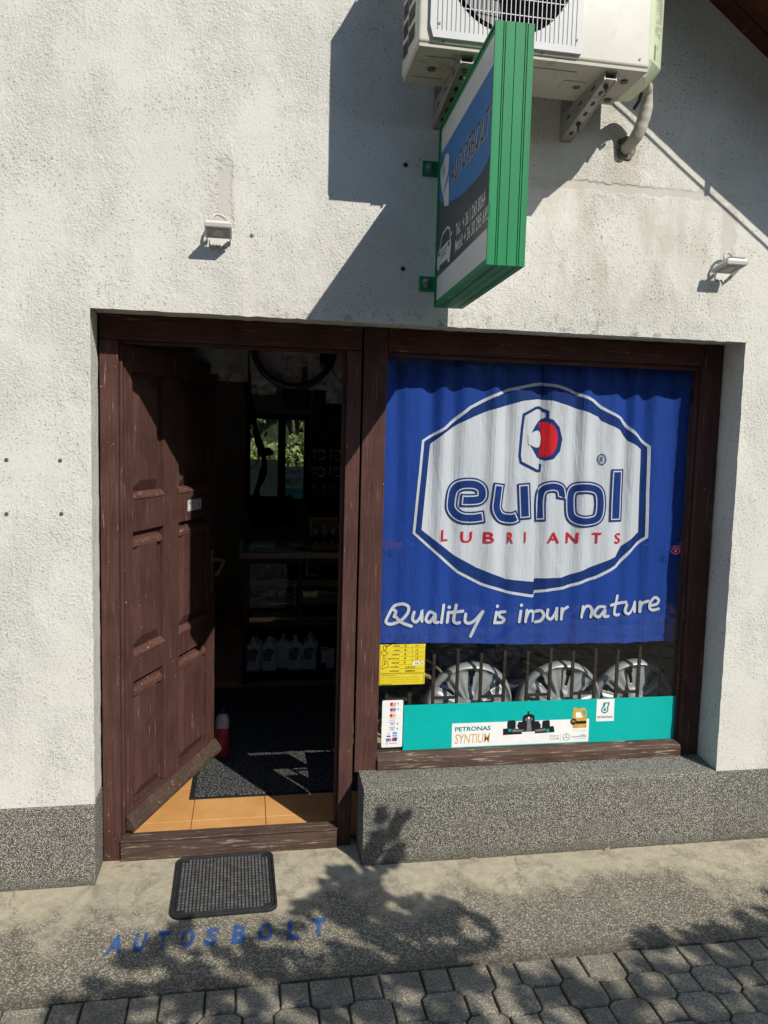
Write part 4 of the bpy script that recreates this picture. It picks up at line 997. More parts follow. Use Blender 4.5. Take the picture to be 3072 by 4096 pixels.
A.build('print', [MRD, simple('card_orange', (.75, .35, .2), .5), simple('card_blue', (.05, .25, .6), .5), simple('card_navy', (.03, .06, .25), .5), simple('card_gold', (.5, .35, .2), .5), simple('card_grey', (.2, .22, .24), .5), simple('card_pale', (.5, .6, .7), .5), simple('card_green', (.02, .25, .12), .5)], sb)
for (x, z, lab, rd_) in ((1.075, 1.215, 'faint dark red eye shaped decal on the glass at the left edge of the banner', (.10, .02, .045)), (2.318, 1.195, 'brighter red eye shaped decal on the glass at the right edge of the banner', (.28, .03, .05))):
    A = Art(lambda a, b, l: V((a, YG-.0004-.0002*l, b)))
    A.stroke([(x-.020, z), (x, z+.013), (x+.020, z), (x, z-.013)], .0022, 1, closed=True); A.disc(x, z, .0055, layer=1.2, n=14)
    for k in range(7): A.stroke([(x-.018+.006*k, z+.014+.004*math.sin(k*.52)), (x-.019+.0063*k, z+.020+.004*math.sin(k*.52))], .0016, 1.4+.01*k, smooth=False, caps=False)
    if x < 2:
        for k in range(3): A.rect(x+.034, z+.010-.011*k, x+.060, z+.013-.011*k, 1)
    else:
        for k in range(3): A.rect(x+.028, z+.010-.011*k, x+.042, z+.013-.011*k, 1)
    tag(A.build('glass_decal', [simple('decal_red', rd_, .5)]), lab, 'decal')
# yellow opening hours card: behind the pane, lower than the curtain hem
YS = empty('opening_hours_card', (1.154, .178, .643), 'yellow opening hours card with a drawn key below the left end of the blue banner', 'sign')
g = MB(); g.box(1.054, 1.248, .1905, .1918, .645, .812); ysb = obj('card', g, MYE, YS)
ZY = lambda u, v: trace(1500+u*.22607, 2520+v*.22604, .1755)
A = Art(lambda x, y, l: V((x, .1902-.0003*l, y))); Y = lambda L: [ZY(*p) for p in L]
A.k = 0
def TY(s_, u0, v0, u1, v1, **k): a, b = ZY(u0, v0), ZY(u1, v1); A.text(s_, a[0], a[1], b[0]-a[0], abs(b[1]-a[1]), 1, **k)
for i, (d, o1, o2) in enumerate((('HÉTFŐ', '9', '17'), ('KEDD', '9', '17'), ('SZERDA', '9', '17'), ('CSÜTÖRTÖK', '9', '17'), ('PÉNTEK', '9', ''), ('SZOMBAT', '', ''), ('VASÁRNAP', '', ''))):
    v = 318+i*74.5-(i > 4)*4; u0 = {0: 335, 1: 355, 2: 318, 3: 235, 4: 308, 5: 282, 6: 265}[i]
    TY(d, u0, v, 452-i*2.2, v-(34 if i in (0, 3, 4, 6) else 27), bold=.022, shear=.25)
    if o1: TY(o1, 540-i*4, v+2, 572-i*4, v-38, bold=.02)
    if o2: TY(o2, 735, v+2, 782, v-38, bold=.02)
    if i < 6: a, b = ZY(446-i*2, v+15), ZY(886-i*2, v+13); A.stroke([a, b], .0007, .8, smooth=False)
TY('ZÁRVA', 542, 695, 730, 650, bold=.006); TY('ZÁRVA', 540, 762, 728, 716, bold=.03)
A.stroke(Y([(680, 290), (668, 772)]), .0007, .7, smooth=False)
A.stroke(Y([(112, 300), (98, 775), (120, 786), (880, 772), (890, 760), (908, 300)]), .0011, .9, smooth=False); A.stroke(Y([(96, 806), (90, 1004), (860, 990), (880, 800), (860, 790), (110, 800)]), .0011, .9, smooth=False, closed=True)
# key on a hook
for pth, w in (([(185,400),(140,395),(125,430),(165,465),(215,455),(230,425),(200,400)], .0018), ([(165,465),(140,640)], .0014), ([(190,465),(182,640)], .0014), ([(170,640),(135,665),(150,710),(185,685),(240,685),(240,620),(215,575),(188,578),(192,632)], .0018), ([(160,300),(200,290),(215,330),(190,380),(155,350),(165,305)], .0024), ([(205,320),(300,270),(325,262)], .0035)):
    A.stroke(Y(pth), w, 1.2)
for (s_, u0, v0, u1, h) in (('Cégtulajdonos:', 118, 836, 385, 24), ('Ha nyitvatartási idő alatt az ajtó', 112, 872, 795, 30), ('ZÁRVA van, abban a szerviz felől', 104, 912, 790, 28), ('kérem, hogy jöjjön. (lent gombszavon)', 104, 950, 858, 28), ('Köszönöm.', 104, 994, 305, 26)): TY(s_, u0, v0-(u1-u0)*.0, u1, v0-h, bold=.015, shear=.2)
A.k = 1; A.poly(Y([(678, 566), (882, 556), (880, 636), (670, 642)]), 1.5); A.k = 0; TY('16', 728, 624, 780, 584, bold=.01); a = ZY(728, 624); b = ZY(780, 584)
A.text('16', a[0], a[1], b[0]-a[0], b[1]-a[1], 2.5, .012); a = ZY(798, 592); A.text('oo', a[0], a[1], .009, .004, 2.5, .02); a = ZY(800, 632); A.text('-19', a[0], a[1], .015, .007, 2.5, .01)
A.build('print', [MBT, MYP], ysb)

# ================================================================== WHEEL COVERS
def wheel_cover(cx, y, cz, R, rot, lab, tilt=.16):
    root = empty('wheel_cover', (cx, y, cz-R), lab, 'wheel cover', 'silver wheel covers behind the window grille')
    nr, na, ns = 26, 196, 7; per = na//ns
    M = Matrix.Rotation(tilt, 3, 'X')
    def prof(q):     # depth towards the viewer
        return .030*(1-q**2)*.9+.012*math.exp(-((q-.93)/.05)**2)-.018*(q > .97)+.010*(q < .2)
    vs = []; keep = []
    for i in range(nr+1):
        q = i/nr
        for k in range(na):
            t = 2*math.pi*k/na+rot; ph = ((k % per)+.5)/per; sw = abs(ph-.5)*2      # 1 on spoke centre
            d = prof(q)
            if .28 < q < .86: d -= .012*(1-max(0, min(1, (sw-.38)/.25)))*min(1, (q-.28)/.1)*min(1, (.86-q)/.06)
            if .3 < q < .9: d -= .0035*max(0, 1-abs(sw-1)/.28)
            p = V((R*q*math.cos(t), -d, R*q*math.sin(t))); vs.append(M @ p+V((cx, y, cz)))
    g = MB(); fs = []
    for i in range(nr):
        q = (i+.5)/nr
        for k in range(na):
            ph = ((k % per)+.5)/per; sw = abs(ph-.5)*2
            if .46 < q < .84 and sw < .12+.10*(q-.46)/.38: continue
            fs.append((i*na+k, i*na+(k+1) % na, (i+1)*na+(k+1) % na, (i+1)*na+k))
    g.add(vs, fs); o = obj('disc', g, MHB, root, smooth=True)
    m = o.modifiers.new('thickness', 'SOLIDIFY'); m.thickness = .004
    g = MB(); c2 = V((cx, y, cz))+M @ V((0, -.037, 0)); g.lathe([(.032, .004), (.032, -.002), (.028, -.004)], c2, 24, 'Y'); obj('centre_cap', g, MHB, root, smooth=True)
    return root
WY = .33
w1 = wheel_cover(1.480, WY, .497, .199, .22, 'silver wheel cover with a barcode sticker, leftmost of the three behind the grille')
w2 = wheel_cover(1.890, WY, .492, .199, .0, 'silver wheel cover in the middle of the three behind the grille')
w3_ = wheel_cover(2.240, WY, .497, .195, .45, 'silver wheel cover nearest the right end of the window')
A = Art(lambda x, y, l: V((x, WY-.045-.0004*l, y)));
def rr(cx, cy, w, h, a, l):
    c, s_ = math.cos(a), math.sin(a); A.poly([(cx+x*c-y*s_, cy+x*s_+y*c) for x, y in ((-w, -h), (w, -h), (w, h), (-w, h))], l)
A.k = 0; rr(1.590, .575, .026, .018, .5, 1); A.k = 1
for k in range(9): c, s_ = math.cos(.5), math.sin(.5); u = -.018+k*.0045; rr(1.590+u*c-.003*s_, .575+u*s_+.003*c, .0011, .010, .5, 2)
A.build('price_sticker', [MWH, MBT], w1)
g = MB(); g.box(1.40, 1.78, .50, .58, .290, .70); bx = obj('navy_box', g, simple('navy_carton', (.02, .035, .09), .5)); tag(bx, 'dark navy cardboard box standing behind the leftmost wheel cover', 'box')
g = MB()
q = spline([V((1.24, .36, .70)), V((1.30, .37, .69)), V((1.36, .39, .64)), V((1.40, .40, .58))], 8); g.tube(q, .006, 6); q = spline([V((1.23, .36, .645)), V((1.29, .37, .625)), V((1.35, .40, .59))], 8); g.tube(q, .009, 6)
tag(obj('curved_trim', g, simple('tan_trim', (.25, .18, .11), .6), smooth=True), 'thin curved tan trim strips beside the yellow opening hours card', 'trim strip')
g = MB(); g.box(1.76, 1.86, .60, .66, .290, .74); tag(obj('green_carton', g, simple('green_carton_print', (.02, .12, .05), .5)), 'small green carton between the left and middle wheel covers', 'box')

# ================================================================== GROUND THINGS
# rubber mat
M0 = empty('rubber_mat', (.465, -.06, 0), 'black rubber studded mat with a raised rim on the concrete before the door', 'mat')
mc = V((.463, -.065, 0)); ma = math.radians(1.0)
def mm(p): c, s_ = math.cos(ma), math.sin(ma); return V((mc.x+p.x*c-p.y*s_, mc.y+p.x*s_+p.y*c, p.z-.012*max(0., -(mc.y+p.y))/.59+.001))
HX, HY = .182, .186
def rrp(hx, hy, r, n=6):
    o = []
    for cx, cy_, a0 in ((hx-r, -hy+r, -90), (hx-r, hy-r, 0), (-hx+r, hy-r, 90), (-hx+r, -hy+r, 180)):
        for k in range(n+1): t = math.radians(a0+k*90/n); o.append((cx+r*math.cos(t), cy_+r*math.sin(t)))
    return o
g = MB(mm); rings = []
for (e, z) in ((0, 0), (0, .010), (.002, .013), (.008, .013), (.010, .009), (.014, .009), (.016, .012), (.020, .012), (.022, .008)):
    rings.append([(x, y, z) for x, y in rrp(HX-e, HY-e, .034-e*.6)])
n = len(rings[0]); g.add([p for r in rings for p in r], [(r*n+q, r*n+(q+1) % n, (r+1)*n+(q+1) % n, (r+1)*n+q) for r in range(len(rings)-1) for q in range(n)]+[tuple(range((len(rings)-1)*n, len(rings)*n))])
obj('rim', g, MRB, M0)
g = MB(mm); NX = 25
for i in range(NX):
    for j in range(19):
        x = -HX+.027+(2*HX-.054)*i/(NX-1); y = -HY+.029+(2*HY-.058)*j/18; h = .0043; hy_ = .0057
        if abs(x) > HX-.04 and abs(y) > HY-.04: continue
        g.add([(x-h, y-hy_, .008), (x+h, y-hy_, .008), (x+h, y+hy_, .008), (x-h, y+hy_, .008), (x-h+.0007, y-hy_+.0007, .0103), (x+h-.0007, y-hy_+.0007, .0103), (x+h-.0007, y+hy_-.0007, .0103), (x-h+.0007, y+hy_-.0007, .0103)], [(4, 5, 6, 7), (0, 1, 5, 4), (1, 2, 6, 5), (2, 3, 7, 6), (3, 0, 4, 7)])
obj('studs', g, MRT, M0)  # studs coloured lighter than the base so the gaps show
# stencilled word
A = Art(lambda x, y, l: V((x, y, apz(x, y)+.0012)))
for ch, x0, x1, off in (('A', .098, .150, 0), ('U', .182, .224, 0), ('T', .256, .296, 0), ('O', .330, .374, 0), ('S', .404, .452, 0), ('B', .492, .540, 0), ('O', .580, .626, 0), ('L', .672, .714, 0), ('T', .758, .808, 0)):
    A.text(ch, x0, -.400, x1-x0, .096, 1, .05, .12)
tag(A.build('stencilled_lettering', [MPA]), 'faded blue stencilled word AUTOSBOLT painted on the concrete before the door', 'lettering')
# entrance carpet inside
g = MB(); g.box(.309, 1.95, .607, 2.105, .016, .023); cpt = empty('entrance_carpet', (1.1, 1.36, .0155), 'large dark grey ribbed carpet on the orange tiles just inside the door', 'carpet')
obj('pile', g, MCP, cpt)
g = MB(); g.box(.288, .3085, .587, 2.125, .0153, .018); g.box(1.9505, 1.97, .587, 2.125, .0153, .018); g.box(.309, 1.95, .587, .6065, .0153, .018); g.box(.309, 1.95, 2.1055, 2.125, .0153, .018); obj('rubber_border', g, MRB, cpt)
A = Art(lambda x, y, l: V((x, y, .0186))); A.text('kleentex', .665, .594, .047, .006, 1, .01); A.disc(.655, .597, .004, layer=1, n=12); A.build('border_print', [simple('pale_rubber_print', (.2, .2, .2), .6)], cpt)
# red coolant bottle
RB = empty('coolant_bottle', (.416, 1.045, .0235), 'clear bottle of red coolant with black cap standing by the door edge', 'bottle')
g = MB(); g.lathe([(.030, .0), (.034, .006), (.034, .150)], (.416, 1.045, .0235), 24, 'Z', 5); obj('liquid', g, MRF, RB, smooth=True)
g = MB(); g.lathe([(.034, .1505), (.034, .185), (.030, .203), (.020, .212), (.019, .22)], (.416, 1.045, .0235), 24, 'Z', 4); obj('upper_body', g, MRE, RB, smooth=True)
g = MB(); g.lathe([(.021, .2205), (.021, .248), (.019, .252)], (.416, 1.045, .0235), 20, 'Z'); obj('cap', g, MBK, RB, smooth=True)

for i, (x, y, rz, sz, lab) in enumerate(((.075, .10, .4, .016, 'small pale flake lying at the foot of the left door jamb'), (.30, .095, 1.2, .022, 'dry tan leaf stuck upright against the threshold above the rubber mat'), (1.42, -.016, .2, .018, 'dry brown leaf at the foot of the plinth, leftmost of the three there'), (1.55, -.014, 2., .012, 'tiny dry leaf at the foot of the plinth, middle of the three there'), (1.98, -.018, .8, .020, 'dry tan leaf at the foot of the plinth, rightmost of the three there'))):
    g = MB(); c_, s_ = math.cos(rz), math.sin(rz); z0 = apz(x, y)+.002
    pts = [(-1, 0, 0), (-.3, .42, .25), (.5, .34, .1), (1.1, 0, .35), (.4, -.36, .15), (-.4, -.33, .3)]
    P3 = [(x+(a*c_-b*s_)*sz, y+(a*s_+b*c_)*sz*.7, z0+h*sz*.5) for a, b, h in pts]; g.add(P3+[(p[0], p[1], p[2]+.0008) for p in P3], [(0, 1, 2, 3, 4, 5), (11, 10, 9, 8, 7, 6)]+[(k, (k+1) % 6, (k+1) % 6+6, k+6) for k in range(6)])
    tag(obj('dry_leaf', g, simple('dry_leaf_tan', (.38, .27, .14), .8)), lab, 'leaf litter', 'dry scraps on the concrete')
g = MB(); rw = random.Random(5)
for k in range(9):
    a = k*.72+rw.uniform(-.2, .2); r = rw.uniform(.010, .018); cx_, cy_ = 1.787, -.694; d = V((math.cos(a), math.sin(a), .35)); w = V((-math.sin(a), math.cos(a), 0))*r*.33; o_ = V((cx_, cy_, -.016))
    g.add([o_, o_+d*r*.6+w, o_+d*r, o_+d*r*.6-w], [(0, 1, 2, 3)])
tag(obj('small_weed', g, simple('weed_green', (.12, .22, .04), .6)), 'small green weed growing in a joint between the pavers', 'weed')

# ================================================================== SHOP INTERIOR
CY = 1.95
def cam_scaled(p): return V(((p.x-.505)*1.047+.504, p.y+.21, (p.z-.0875)*1.047+.015))      # counter group scaled about the camera and pushed back: stands on the tiles
DC = empty('display_counter', cam_scaled(V((1.15, 2.2, .0875))), 'dark wooden glass fronted counter with drawers facing the shop door', 'counter')
X0, X1 = .505, 1.80
g = MB(cam_scaled); g.box(X0, X0+.04, CY, 2.50, .455, .885); g.box(X1-.04, X1, CY, 2.5, .455, .885); g.box(X0+.04, X1-.04, 2.46, 2.5, .455, .885); g.box(X0+.04, X1-.04, CY, 2.46, .455, .485); g.box(X0+.04, X1-.04, CY, CY+.03, .855, .885); g.box(.845, .862, CY+.001, CY+.03, .485, .855)
g.box(X0, X0+.03, CY+.02, 2.48, .0885, .455); g.box(X0+.03, X1, 2.40, 2.48, .0885, .455); g.box(X0+.03, X1, CY+.03, 2.40, .135, .165)
obj('cabinet', g, simple('dark_walnut', (.055, .03, .02), .5), DC, bevel=.002)
g = MB(cam_scaled); g.box(X0-.025, X1+.02, CY-.012, 2.52, .886, .893); g.box(X0-.025, X1+.02, CY-.015, CY+.03, .8935, .922); g.box(X0-.025, X0+.0, CY+.0305, 2.52, .8935, .922); obj('worktop', g, MCT, DC, bevel=.002)
g = MB(cam_scaled); g.box(X0+.001, X1, CY+.031, 2.50, .912, .918); obj('glass_top', g, MGC, DC)
g = MB(cam_scaled); g.box(X0+.042, X1-.042, CY+.004, CY+.007, .487, .853); obj('glass_front', g, MGC, DC)
for (z0, z1) in ((.70, .742), (.59, .632), (.487, .508)):
    for (x0, x1) in ((.548, .842), (.866, 1.20), (1.22, 1.74)):
        g = MB(cam_scaled); g.box(x0, x1, CY+.035, CY+.30, z0, z0+.006); g.box(x0, x1, CY+.035, CY+.047, z0+.006, z1); obj('drawer_tray', g, MSH, DC)
for z, xs_ in ((.633, (.56, .61, .665, .72, .775)), (.509, (.56, .60, .655, .71, .765)), (.633, (.88, .94, 1.0, 1.05, 1.1))):
    for x in xs_: g = MB(cam_scaled); g.box(x, x+.044, CY+.06, CY+.16, z, z+.026); obj('small_parts_box', g, MSB, DC)
# oil cans on the low shelf
def can_outline(s=1.):
    return [(-.040,0),(.040,0),(.046,.012),(.044,.040),(.036,.070),(.040,.100),(.046,.125),(.045,.150),(.030,.172),(.014,.180),(.014,.198),(-.010,.198),(-.010,.180),(-.030,.172),(-.046,.150),(-.047,.100),(-.046,.02)]
def oil_can(x, y, lab, back=False, ang=0, first=[None]):
    if first[0] is None:
        r = empty('oil_can', cam_scaled(V((x, y, .166))), lab, 'oil can', 'white oil cans on the low shelf')
        g = MB(cam_scaled); g.prism(can_outline(), lambda a, b, d: (x+a, y+d, .166+b), -.028, .028); bd = obj('body', g, MJG, r, bevel=.007, seg=3, smooth=True)
        g = MB(cam_scaled); g.lathe([(.014, .199), (.014, .215), (.012, .217)], (x+.002, y, .166), 14, 'Z'); obj('cap', g, MJG, r, smooth=True)
        A = Art(lambda a, b, l: cam_scaled(V((x+a, y-.0282-.0004*l, .166+b)))); A.k = 0; A.poly([(-.040, .065), (.006, .062), (.018, .105), (.030, .135), (-.005, .145), (-.040, .132)], 1); A.k = 1; A.stroke([(.004, .060), (.014, .095), (.026, .122)], .004, 2)
        A.disc(0, .130, .012, .007, layer=2); A.text('CPC', -.034, .100, .030, .009, 2, .02); A.rect(-.034, .092, .0, .094, 2); A.rect(-.034, .082, -.006, .084, 2); A.stroke([(-.044, .05), (-.01, .038), (-.004, .046), (.0, .025)], .002, 2, smooth=False)
        A.build('label', [simple('can_label_grey', (.25, .27, .30), .4), MLB], bd); first[0] = r; return r
    c = copy_tree(first[0]); c.location = cam_scaled(V((x, y, .166))); c.rotation_euler[2] = ang; c['label'] = lab; return c
oil_can(.575, 2.02, 'white oil can at the left end of the low shelf under the counter')
oil_can(.672, 2.02, 'white oil can second from the left on the low shelf')
oil_can(.765, 2.07, 'white oil can turned with its back label forward, between the second and fourth', ang=math.radians(165))
oil_can(.835, 2.03, 'white oil can just right of the turned one on the low shelf')
oil_can(.925, 2.03, 'white oil can at the right end of the row, next to the folded leaflets')
oil_can(.590, 2.13, 'white oil can in the second row behind the leftmost front can')
oil_can(.687, 2.13, 'white oil can in the second row behind the second front can')
oil_can(.942, 2.13, 'white oil can in the second row behind the right end front can')
g = MB(cam_scaled); g.add([(1.0, 2.02, .20), (1.055, 2.02, .20), (1.055, 2.03, .30), (1.0, 2.03, .30), (1.0, 2.024, .20), (1.055, 2.024, .20), (1.055, 2.034, .30), (1.0, 2.034, .30)], [(0, 1, 2, 3), (7, 6, 5, 4), (0, 4, 5, 1), (1, 5, 6, 2), (2, 6, 7, 3), (3, 7, 4, 0)])
lf = obj('leaflet', g, MPP); tag(lf, 'pale leaflet printed MOTUL leaning on the low shelf right of the oil cans', 'leaflet')
A = Art(lambda a, b, l: cam_scaled(V((a, 2.0195+(b-.20)*.1-.0005*l, b)))); A.k = 1; A.rect(1.004, .280, 1.051, .295, 1); A.k = 0; A.text('MOTUL', 1.007, .283, .041, .009, 2, .02); A.build('print', [MPP, MLB], lf)
g = MB(cam_scaled); g.add([(1.03, 1.985, .170), (1.075, 1.96, .185), (1.078, 1.965, .31), (1.035, 1.99, .30), (1.034, 1.99, .170), (1.079, 1.965, .185), (1.082, 1.97, .31), (1.039, 1.995, .30)], [(0, 1, 2, 3), (7, 6, 5, 4), (0, 4, 5, 1), (1, 5, 6, 2), (2, 6, 7, 3), (3, 7, 4, 0)])
tag(obj('folded_paper', g, MPP), 'blank folded sheet of paper in front of the printed leaflet', 'paper')
# counter top things
g = MB(cam_scaled); g.box(.925, 1.105, 2.02, 2.17, .9225, .927); g.box(.925, 1.105, 2.02, 2.023, .927, .960); g.box(.925, 1.105, 2.167, 2.17, .927, .96); g.box(.925, .928, 2.023, 2.167, .927, .96); g.box(1.102, 1.105, 2.023, 2.167, .927, .96); g.box(.925, 1.105, 2.171, 2.174, .9225, 1.12)
tag(obj('bottle_tray', g, MCD), 'cardboard display tray of small bottles on the right of the counter', 'tray')
first = None
names = [('left', 'front'), ('middle', 'front'), ('right', 'front'), ('left', 'back'), ('middle', 'back'), ('right', 'back')]
for i, (a, b) in enumerate(names):
    x = .955+.055*(i % 3); y = 2.055+.065*(i//3)+(.0 if i % 3 != 1 else -.008)
    lab = 'small dark bottle with pale cap, %s bottle of the %s row in the cardboard tray' % (a, b)
    if first is None:
        first = empty('additive_bottle', cam_scaled(V((x, y, .927))), lab, 'bottle', 'small bottles in the counter tray'); r = first
        g = MB(cam_scaled); g.lathe([(.019, 0), (.021, .004), (.021, .060), (.016, .075), (.010, .085), (.010, .095)], (x, y, .927), 18, 'Z'); obj('body', g, simple('dark_bottle', (.02, .03, .05), .3), r, smooth=True)
        g = MB(cam_scaled); g.lathe([(.0215, .018), (.0215, .052)], (x, y, .927), 18, 'Z'); obj('label', g, simple('bottle_label', (.18, .22, .27), .4), r, smooth=True)
        g = MB(cam_scaled); g.lathe([(.013, .0955), (.017, .102), (.017, .135), (.010, .142), (.009, .158), (.004, .160)], (x, y, .927), 16, 'Z'); obj('cap', g, simple('pale_yellow_cap', (.34, .36, .26), .4), r, smooth=True)
    else: c = copy_tree(first); c.location = cam_scaled(V((x, y, .927))); c['label'] = lab
g = MB(cam_scaled); vs = []
for j in range(2):
    for i in range(12): t = i/11; vs.append((.695+.13*t, 2.12+.10*j, .925+.012*math.sin(t*math.pi*.9)+.012*t*(1-t)*4))
for j in range(2):
    for i in range(12): t = i/11; vs.append((.695+.13*t, 2.12+.10*j, .921))
g.add(vs, [(i, i+1, 13+i, 12+i) for i in range(11)]+[(24+i, 25+i, i+1, i) for i in range(11)]+[(12+i, 13+i, 37+i, 36+i) for i in range(11)]); tag(obj('notebook', g, MPP, smooth=True), 'curled grey notebook lying on the counter glass', 'notebook')
g = MB(cam_scaled); g.tube([(.57, 2.09, .925), (.60, 2.088, .926), (.655, 2.085, .925)], [.003, .006, .002], 8); tag(obj('pen', g, simple('pale_pen', (.5, .52, .42), .3)), 'pale pen lying on the left of the counter glass', 'pen')
g = MB(cam_scaled); g.lathe([(.038, .0), (.042, .006), (.036, .016), (.02, .017)], (.86, 2.08, .9225), 24, 'Z'); tag(obj('coin_dish', g, MBK, smooth=True), 'round black coin dish on the counter before the tray', 'dish')
g = MB(cam_scaled); g.box(1.13, 1.19, 2.15, 2.17, .9225, 1.13); tag(obj('green_leaflet_stand', g, simple('green_card', (.06, .13, .10), .5)), 'tall green card standing right of the bottle tray', 'card')
# pegboard with blister packs at right
g = MB(); g.box(1.02, 2.2, 3.22, 3.25, .95, 2.3); tag(obj('pegboard', g, MDK), 'tall dark board hung with packs right of the back window', 'board')
first = None
for i in range(9):
    x = 1.075+.125*(i % 3); z = 1.50-.135*(i//3); lab = 'blister pack with a chrome ring, %s of the %s row on the dark board' % (('left', 'middle', 'right')[i % 3], ('top', 'middle', 'bottom')[i//3])
    if first is None:
        first = empty('blister_pack', (x, 3.21, z), lab, 'blister pack', 'blister packs on the dark board'); r = first
        g = MB(); g.box(x-.052, x+.052, 3.208, 3.211, z-.055, z+.055); obj('card', g, simple('dark_card', (.05, .055, .06), .4), r)
        g = MB(); g.tube([(x+.01+.034*math.cos(t*.33), 3.200, z+.034*math.sin(t*.33)) for t in range(20)], .0028, 6); obj('ring', g, simple('chrome_ring', (.7, .7, .68), .2, .9), r, smooth=True)
        A = Art(lambda a, b, l: V((a, 3.2072, b))); A.rect(x-.047, z+.01, x-.034, z+.045, 1); A.rect(x-.045, z-.03, x-.036, z-.0, 1); A.build('print', [MPP], r)
    else: c = copy_tree(first); c.location = (x, 3.21, z); c['label'] = lab
# hanging silhouettes by the back window
g = MB(); q = spline([V((.50, 3.5, 2.05)), V((.56, 3.5, 1.80)), V((.60, 3.5, 1.62)), V((.655, 3.5, 1.45)), V((.645, 3.5, 1.32)), V((.60, 3.5, 1.18)), V((.62, 3.5, 1.08))], 8); g.tube(q, [.02+.012*math.sin(i*.25)**2 for i in range(len(q))], 10); g.tube([(.60, 3.5, 1.50), (.70, 3.5, 1.505), (.73, 3.5, 1.49)], [.03, .035, .01], 10); tag(obj('rubber_hose', g, MBK, smooth=True), 'black rubber hose hanging in front of the back window', 'hose')
g = MB(); q = spline([V((.50, 3.45, 1.75)), V((.56, 3.45, 1.68)), V((.62, 3.45, 1.55)), V((.60, 3.45, 1.42)), V((.54, 3.45, 1.36))], 8); g.tube(q, .005, 6); tag(obj('looped_wire', g, simple('grey_cable', (.15, .15, .13), .5), smooth=True), 'thin looped grey cable hanging left of the back window', 'cable')
g = MB(); vs = []
for j in range(10):
    for i in range(6): vs.append((.99+.012*i+.003*math.sin(j), 3.3+.012*math.sin(i*1.7), 1.02+.062*j))
g.add(vs, [(j*6+i, j*6+i+1, (j+1)*6+i+1, (j+1)*6+i) for j in range(9) for i in range(5)]); tag(obj('hanging_strip', g, simple('grey_green_cloth', (.15, .16, .12), .8), smooth=2), 'long grey green cloth strip hanging at the right edge of the back window', 'cloth')
def crumple(name, c, sx_, sz_, mat, lab, cat, seed, amp=.03, group=None):
    g = MB(); n = 16; vs = []
    for j in range(n+1):
        for i in range(n+1):
            u, v = i/n-.5, j/n-.5; p = V((u*3+seed, v*3, seed*1.7)); d = amp*(mnoise.noise(p)+.6*mnoise.noise(p*2.7)+.35*mnoise.noise(p*6)); e = 1-.25*abs(v)-.15*u*u
            vs.append((c[0]+u*sx_*e+.02*mnoise.noise(p*2), c[1]+d, c[2]+v*sz_+.02*mnoise.noise(p*2+V((5, 5, 5)))))
    g.add(vs, [(j*(n+1)+i, j*(n+1)+i+1, (j+1)*(n+1)+i+1, (j+1)*(n+1)+i) for j in range(n) for i in range(n)])
    o = obj(name, g, mat, smooth=False); tag(o, lab, cat, group); return o
MBG = simple('black_bag_plastic', (.015, .018, .025), .22)
crumple('black_plastic_bag', (.70, 2.75, 1.10), .36, .22, MBG, 'crumpled black plastic bag behind the counter below the back window', 'bag', 4, .07)
# packs hung under the ceiling just inside the door
HY_ = .90
g = MB(); g.tube([(.0, HY_-.02, 2.17), (1.6, HY_-.02, 2.17)], .012, 8); tag(obj('hanging_rail', g, MST), 'metal rail under the shop ceiling carrying the packed goods', 'rail')
def pack(x, z, w, h, mat, lab, seed, y=HY_):
    r = empty('hanging_pack', (x, y, z), lab, 'packet', 'clear packets hung inside the door')
    g = MB(); g.box(x-w/2, x+w/2, y, y+.012, z-h/2, z+h/2); obj('card', g, mat, r)
    g = MB(); n = 12; vs = []
    for j in range(n+1):
        for i in range(n+1):
            u, v = i/n-.5, j/n-.5; p = V((u*4+seed, v*4, seed)); vs.append((x+u*(w+.04), y-.022-.022*mnoise.noise(p)-.012*mnoise.noise(p*3), z-.01+v*(h+.06)))
    g.add(vs, [(j*(n+1)+i, j*(n+1)+i+1, (j+1)*(n+1)+i+1, (j+1)*(n+1)+i) for j in range(n) for i in range(n)]); obj('film', g, MFIL, r)
    g = MB(); g.box(x-.004, x+.004, y+.001, y+.004, z+h/2, 2.17); obj('hanger', g, MBK, r); return r
MRC = simple('dark_red_card', (.45, .03, .05), .5)
pk = pack(.62, 2.035, .13, .14, MRC, 'dark red card packet hung in film above the door opening', 1)
pack(.755, 2.045, .17, .09, MPP, 'wide pale card packet hung right of the dark red one', 2)
pack(.36, 2.03, .10, .16, MPP, 'narrow grey packet in clear film, leftmost above the door opening', 3)
pack(.46, 2.00, .09, .16, MDK, 'dark packet in crumpled film right of the leftmost grey one', 4)
pack(.97, 2.02, .10, .14, MRC, 'red and silver packet in film at the right end of the rail', 5)
pack(.86, 1.925, .075, .06, MPP, 'small pale price card hung low beside the big ring', 6)
pack(.73, 1.945, .05, .05, MPP, 'little square price tag hung inside the big ring', 7)
pack(.60, 1.89, .075, .05, MPP, 'small pale box hung low at the left of the big ring', 8)
pack(.955, 1.88, .09, .09, MDK, 'dark packet in film below the red and silver one', 9)
g = MB(); g.tube([(.735+.185*math.cos(t*math.pi/20), HY_-.06, 2.05+.185*math.sin(t*math.pi/20)) for t in range(41)], .016, 12); tag(obj('steering_wheel_cover', g, simple('black_glossy_ring', (.02, .022, .024), .25), smooth=True), 'black ring shaped steering wheel cover hung from the rail', 'wheel cover')
g = MB(); g.box(.78, .98, 3.0, 3.05, 1.83, 2.02); tag(obj('wall_speaker', g, simple('dark_teal_box', (.02, .03, .032), .4), bevel=.01), 'dark box hung above the back window', 'box')
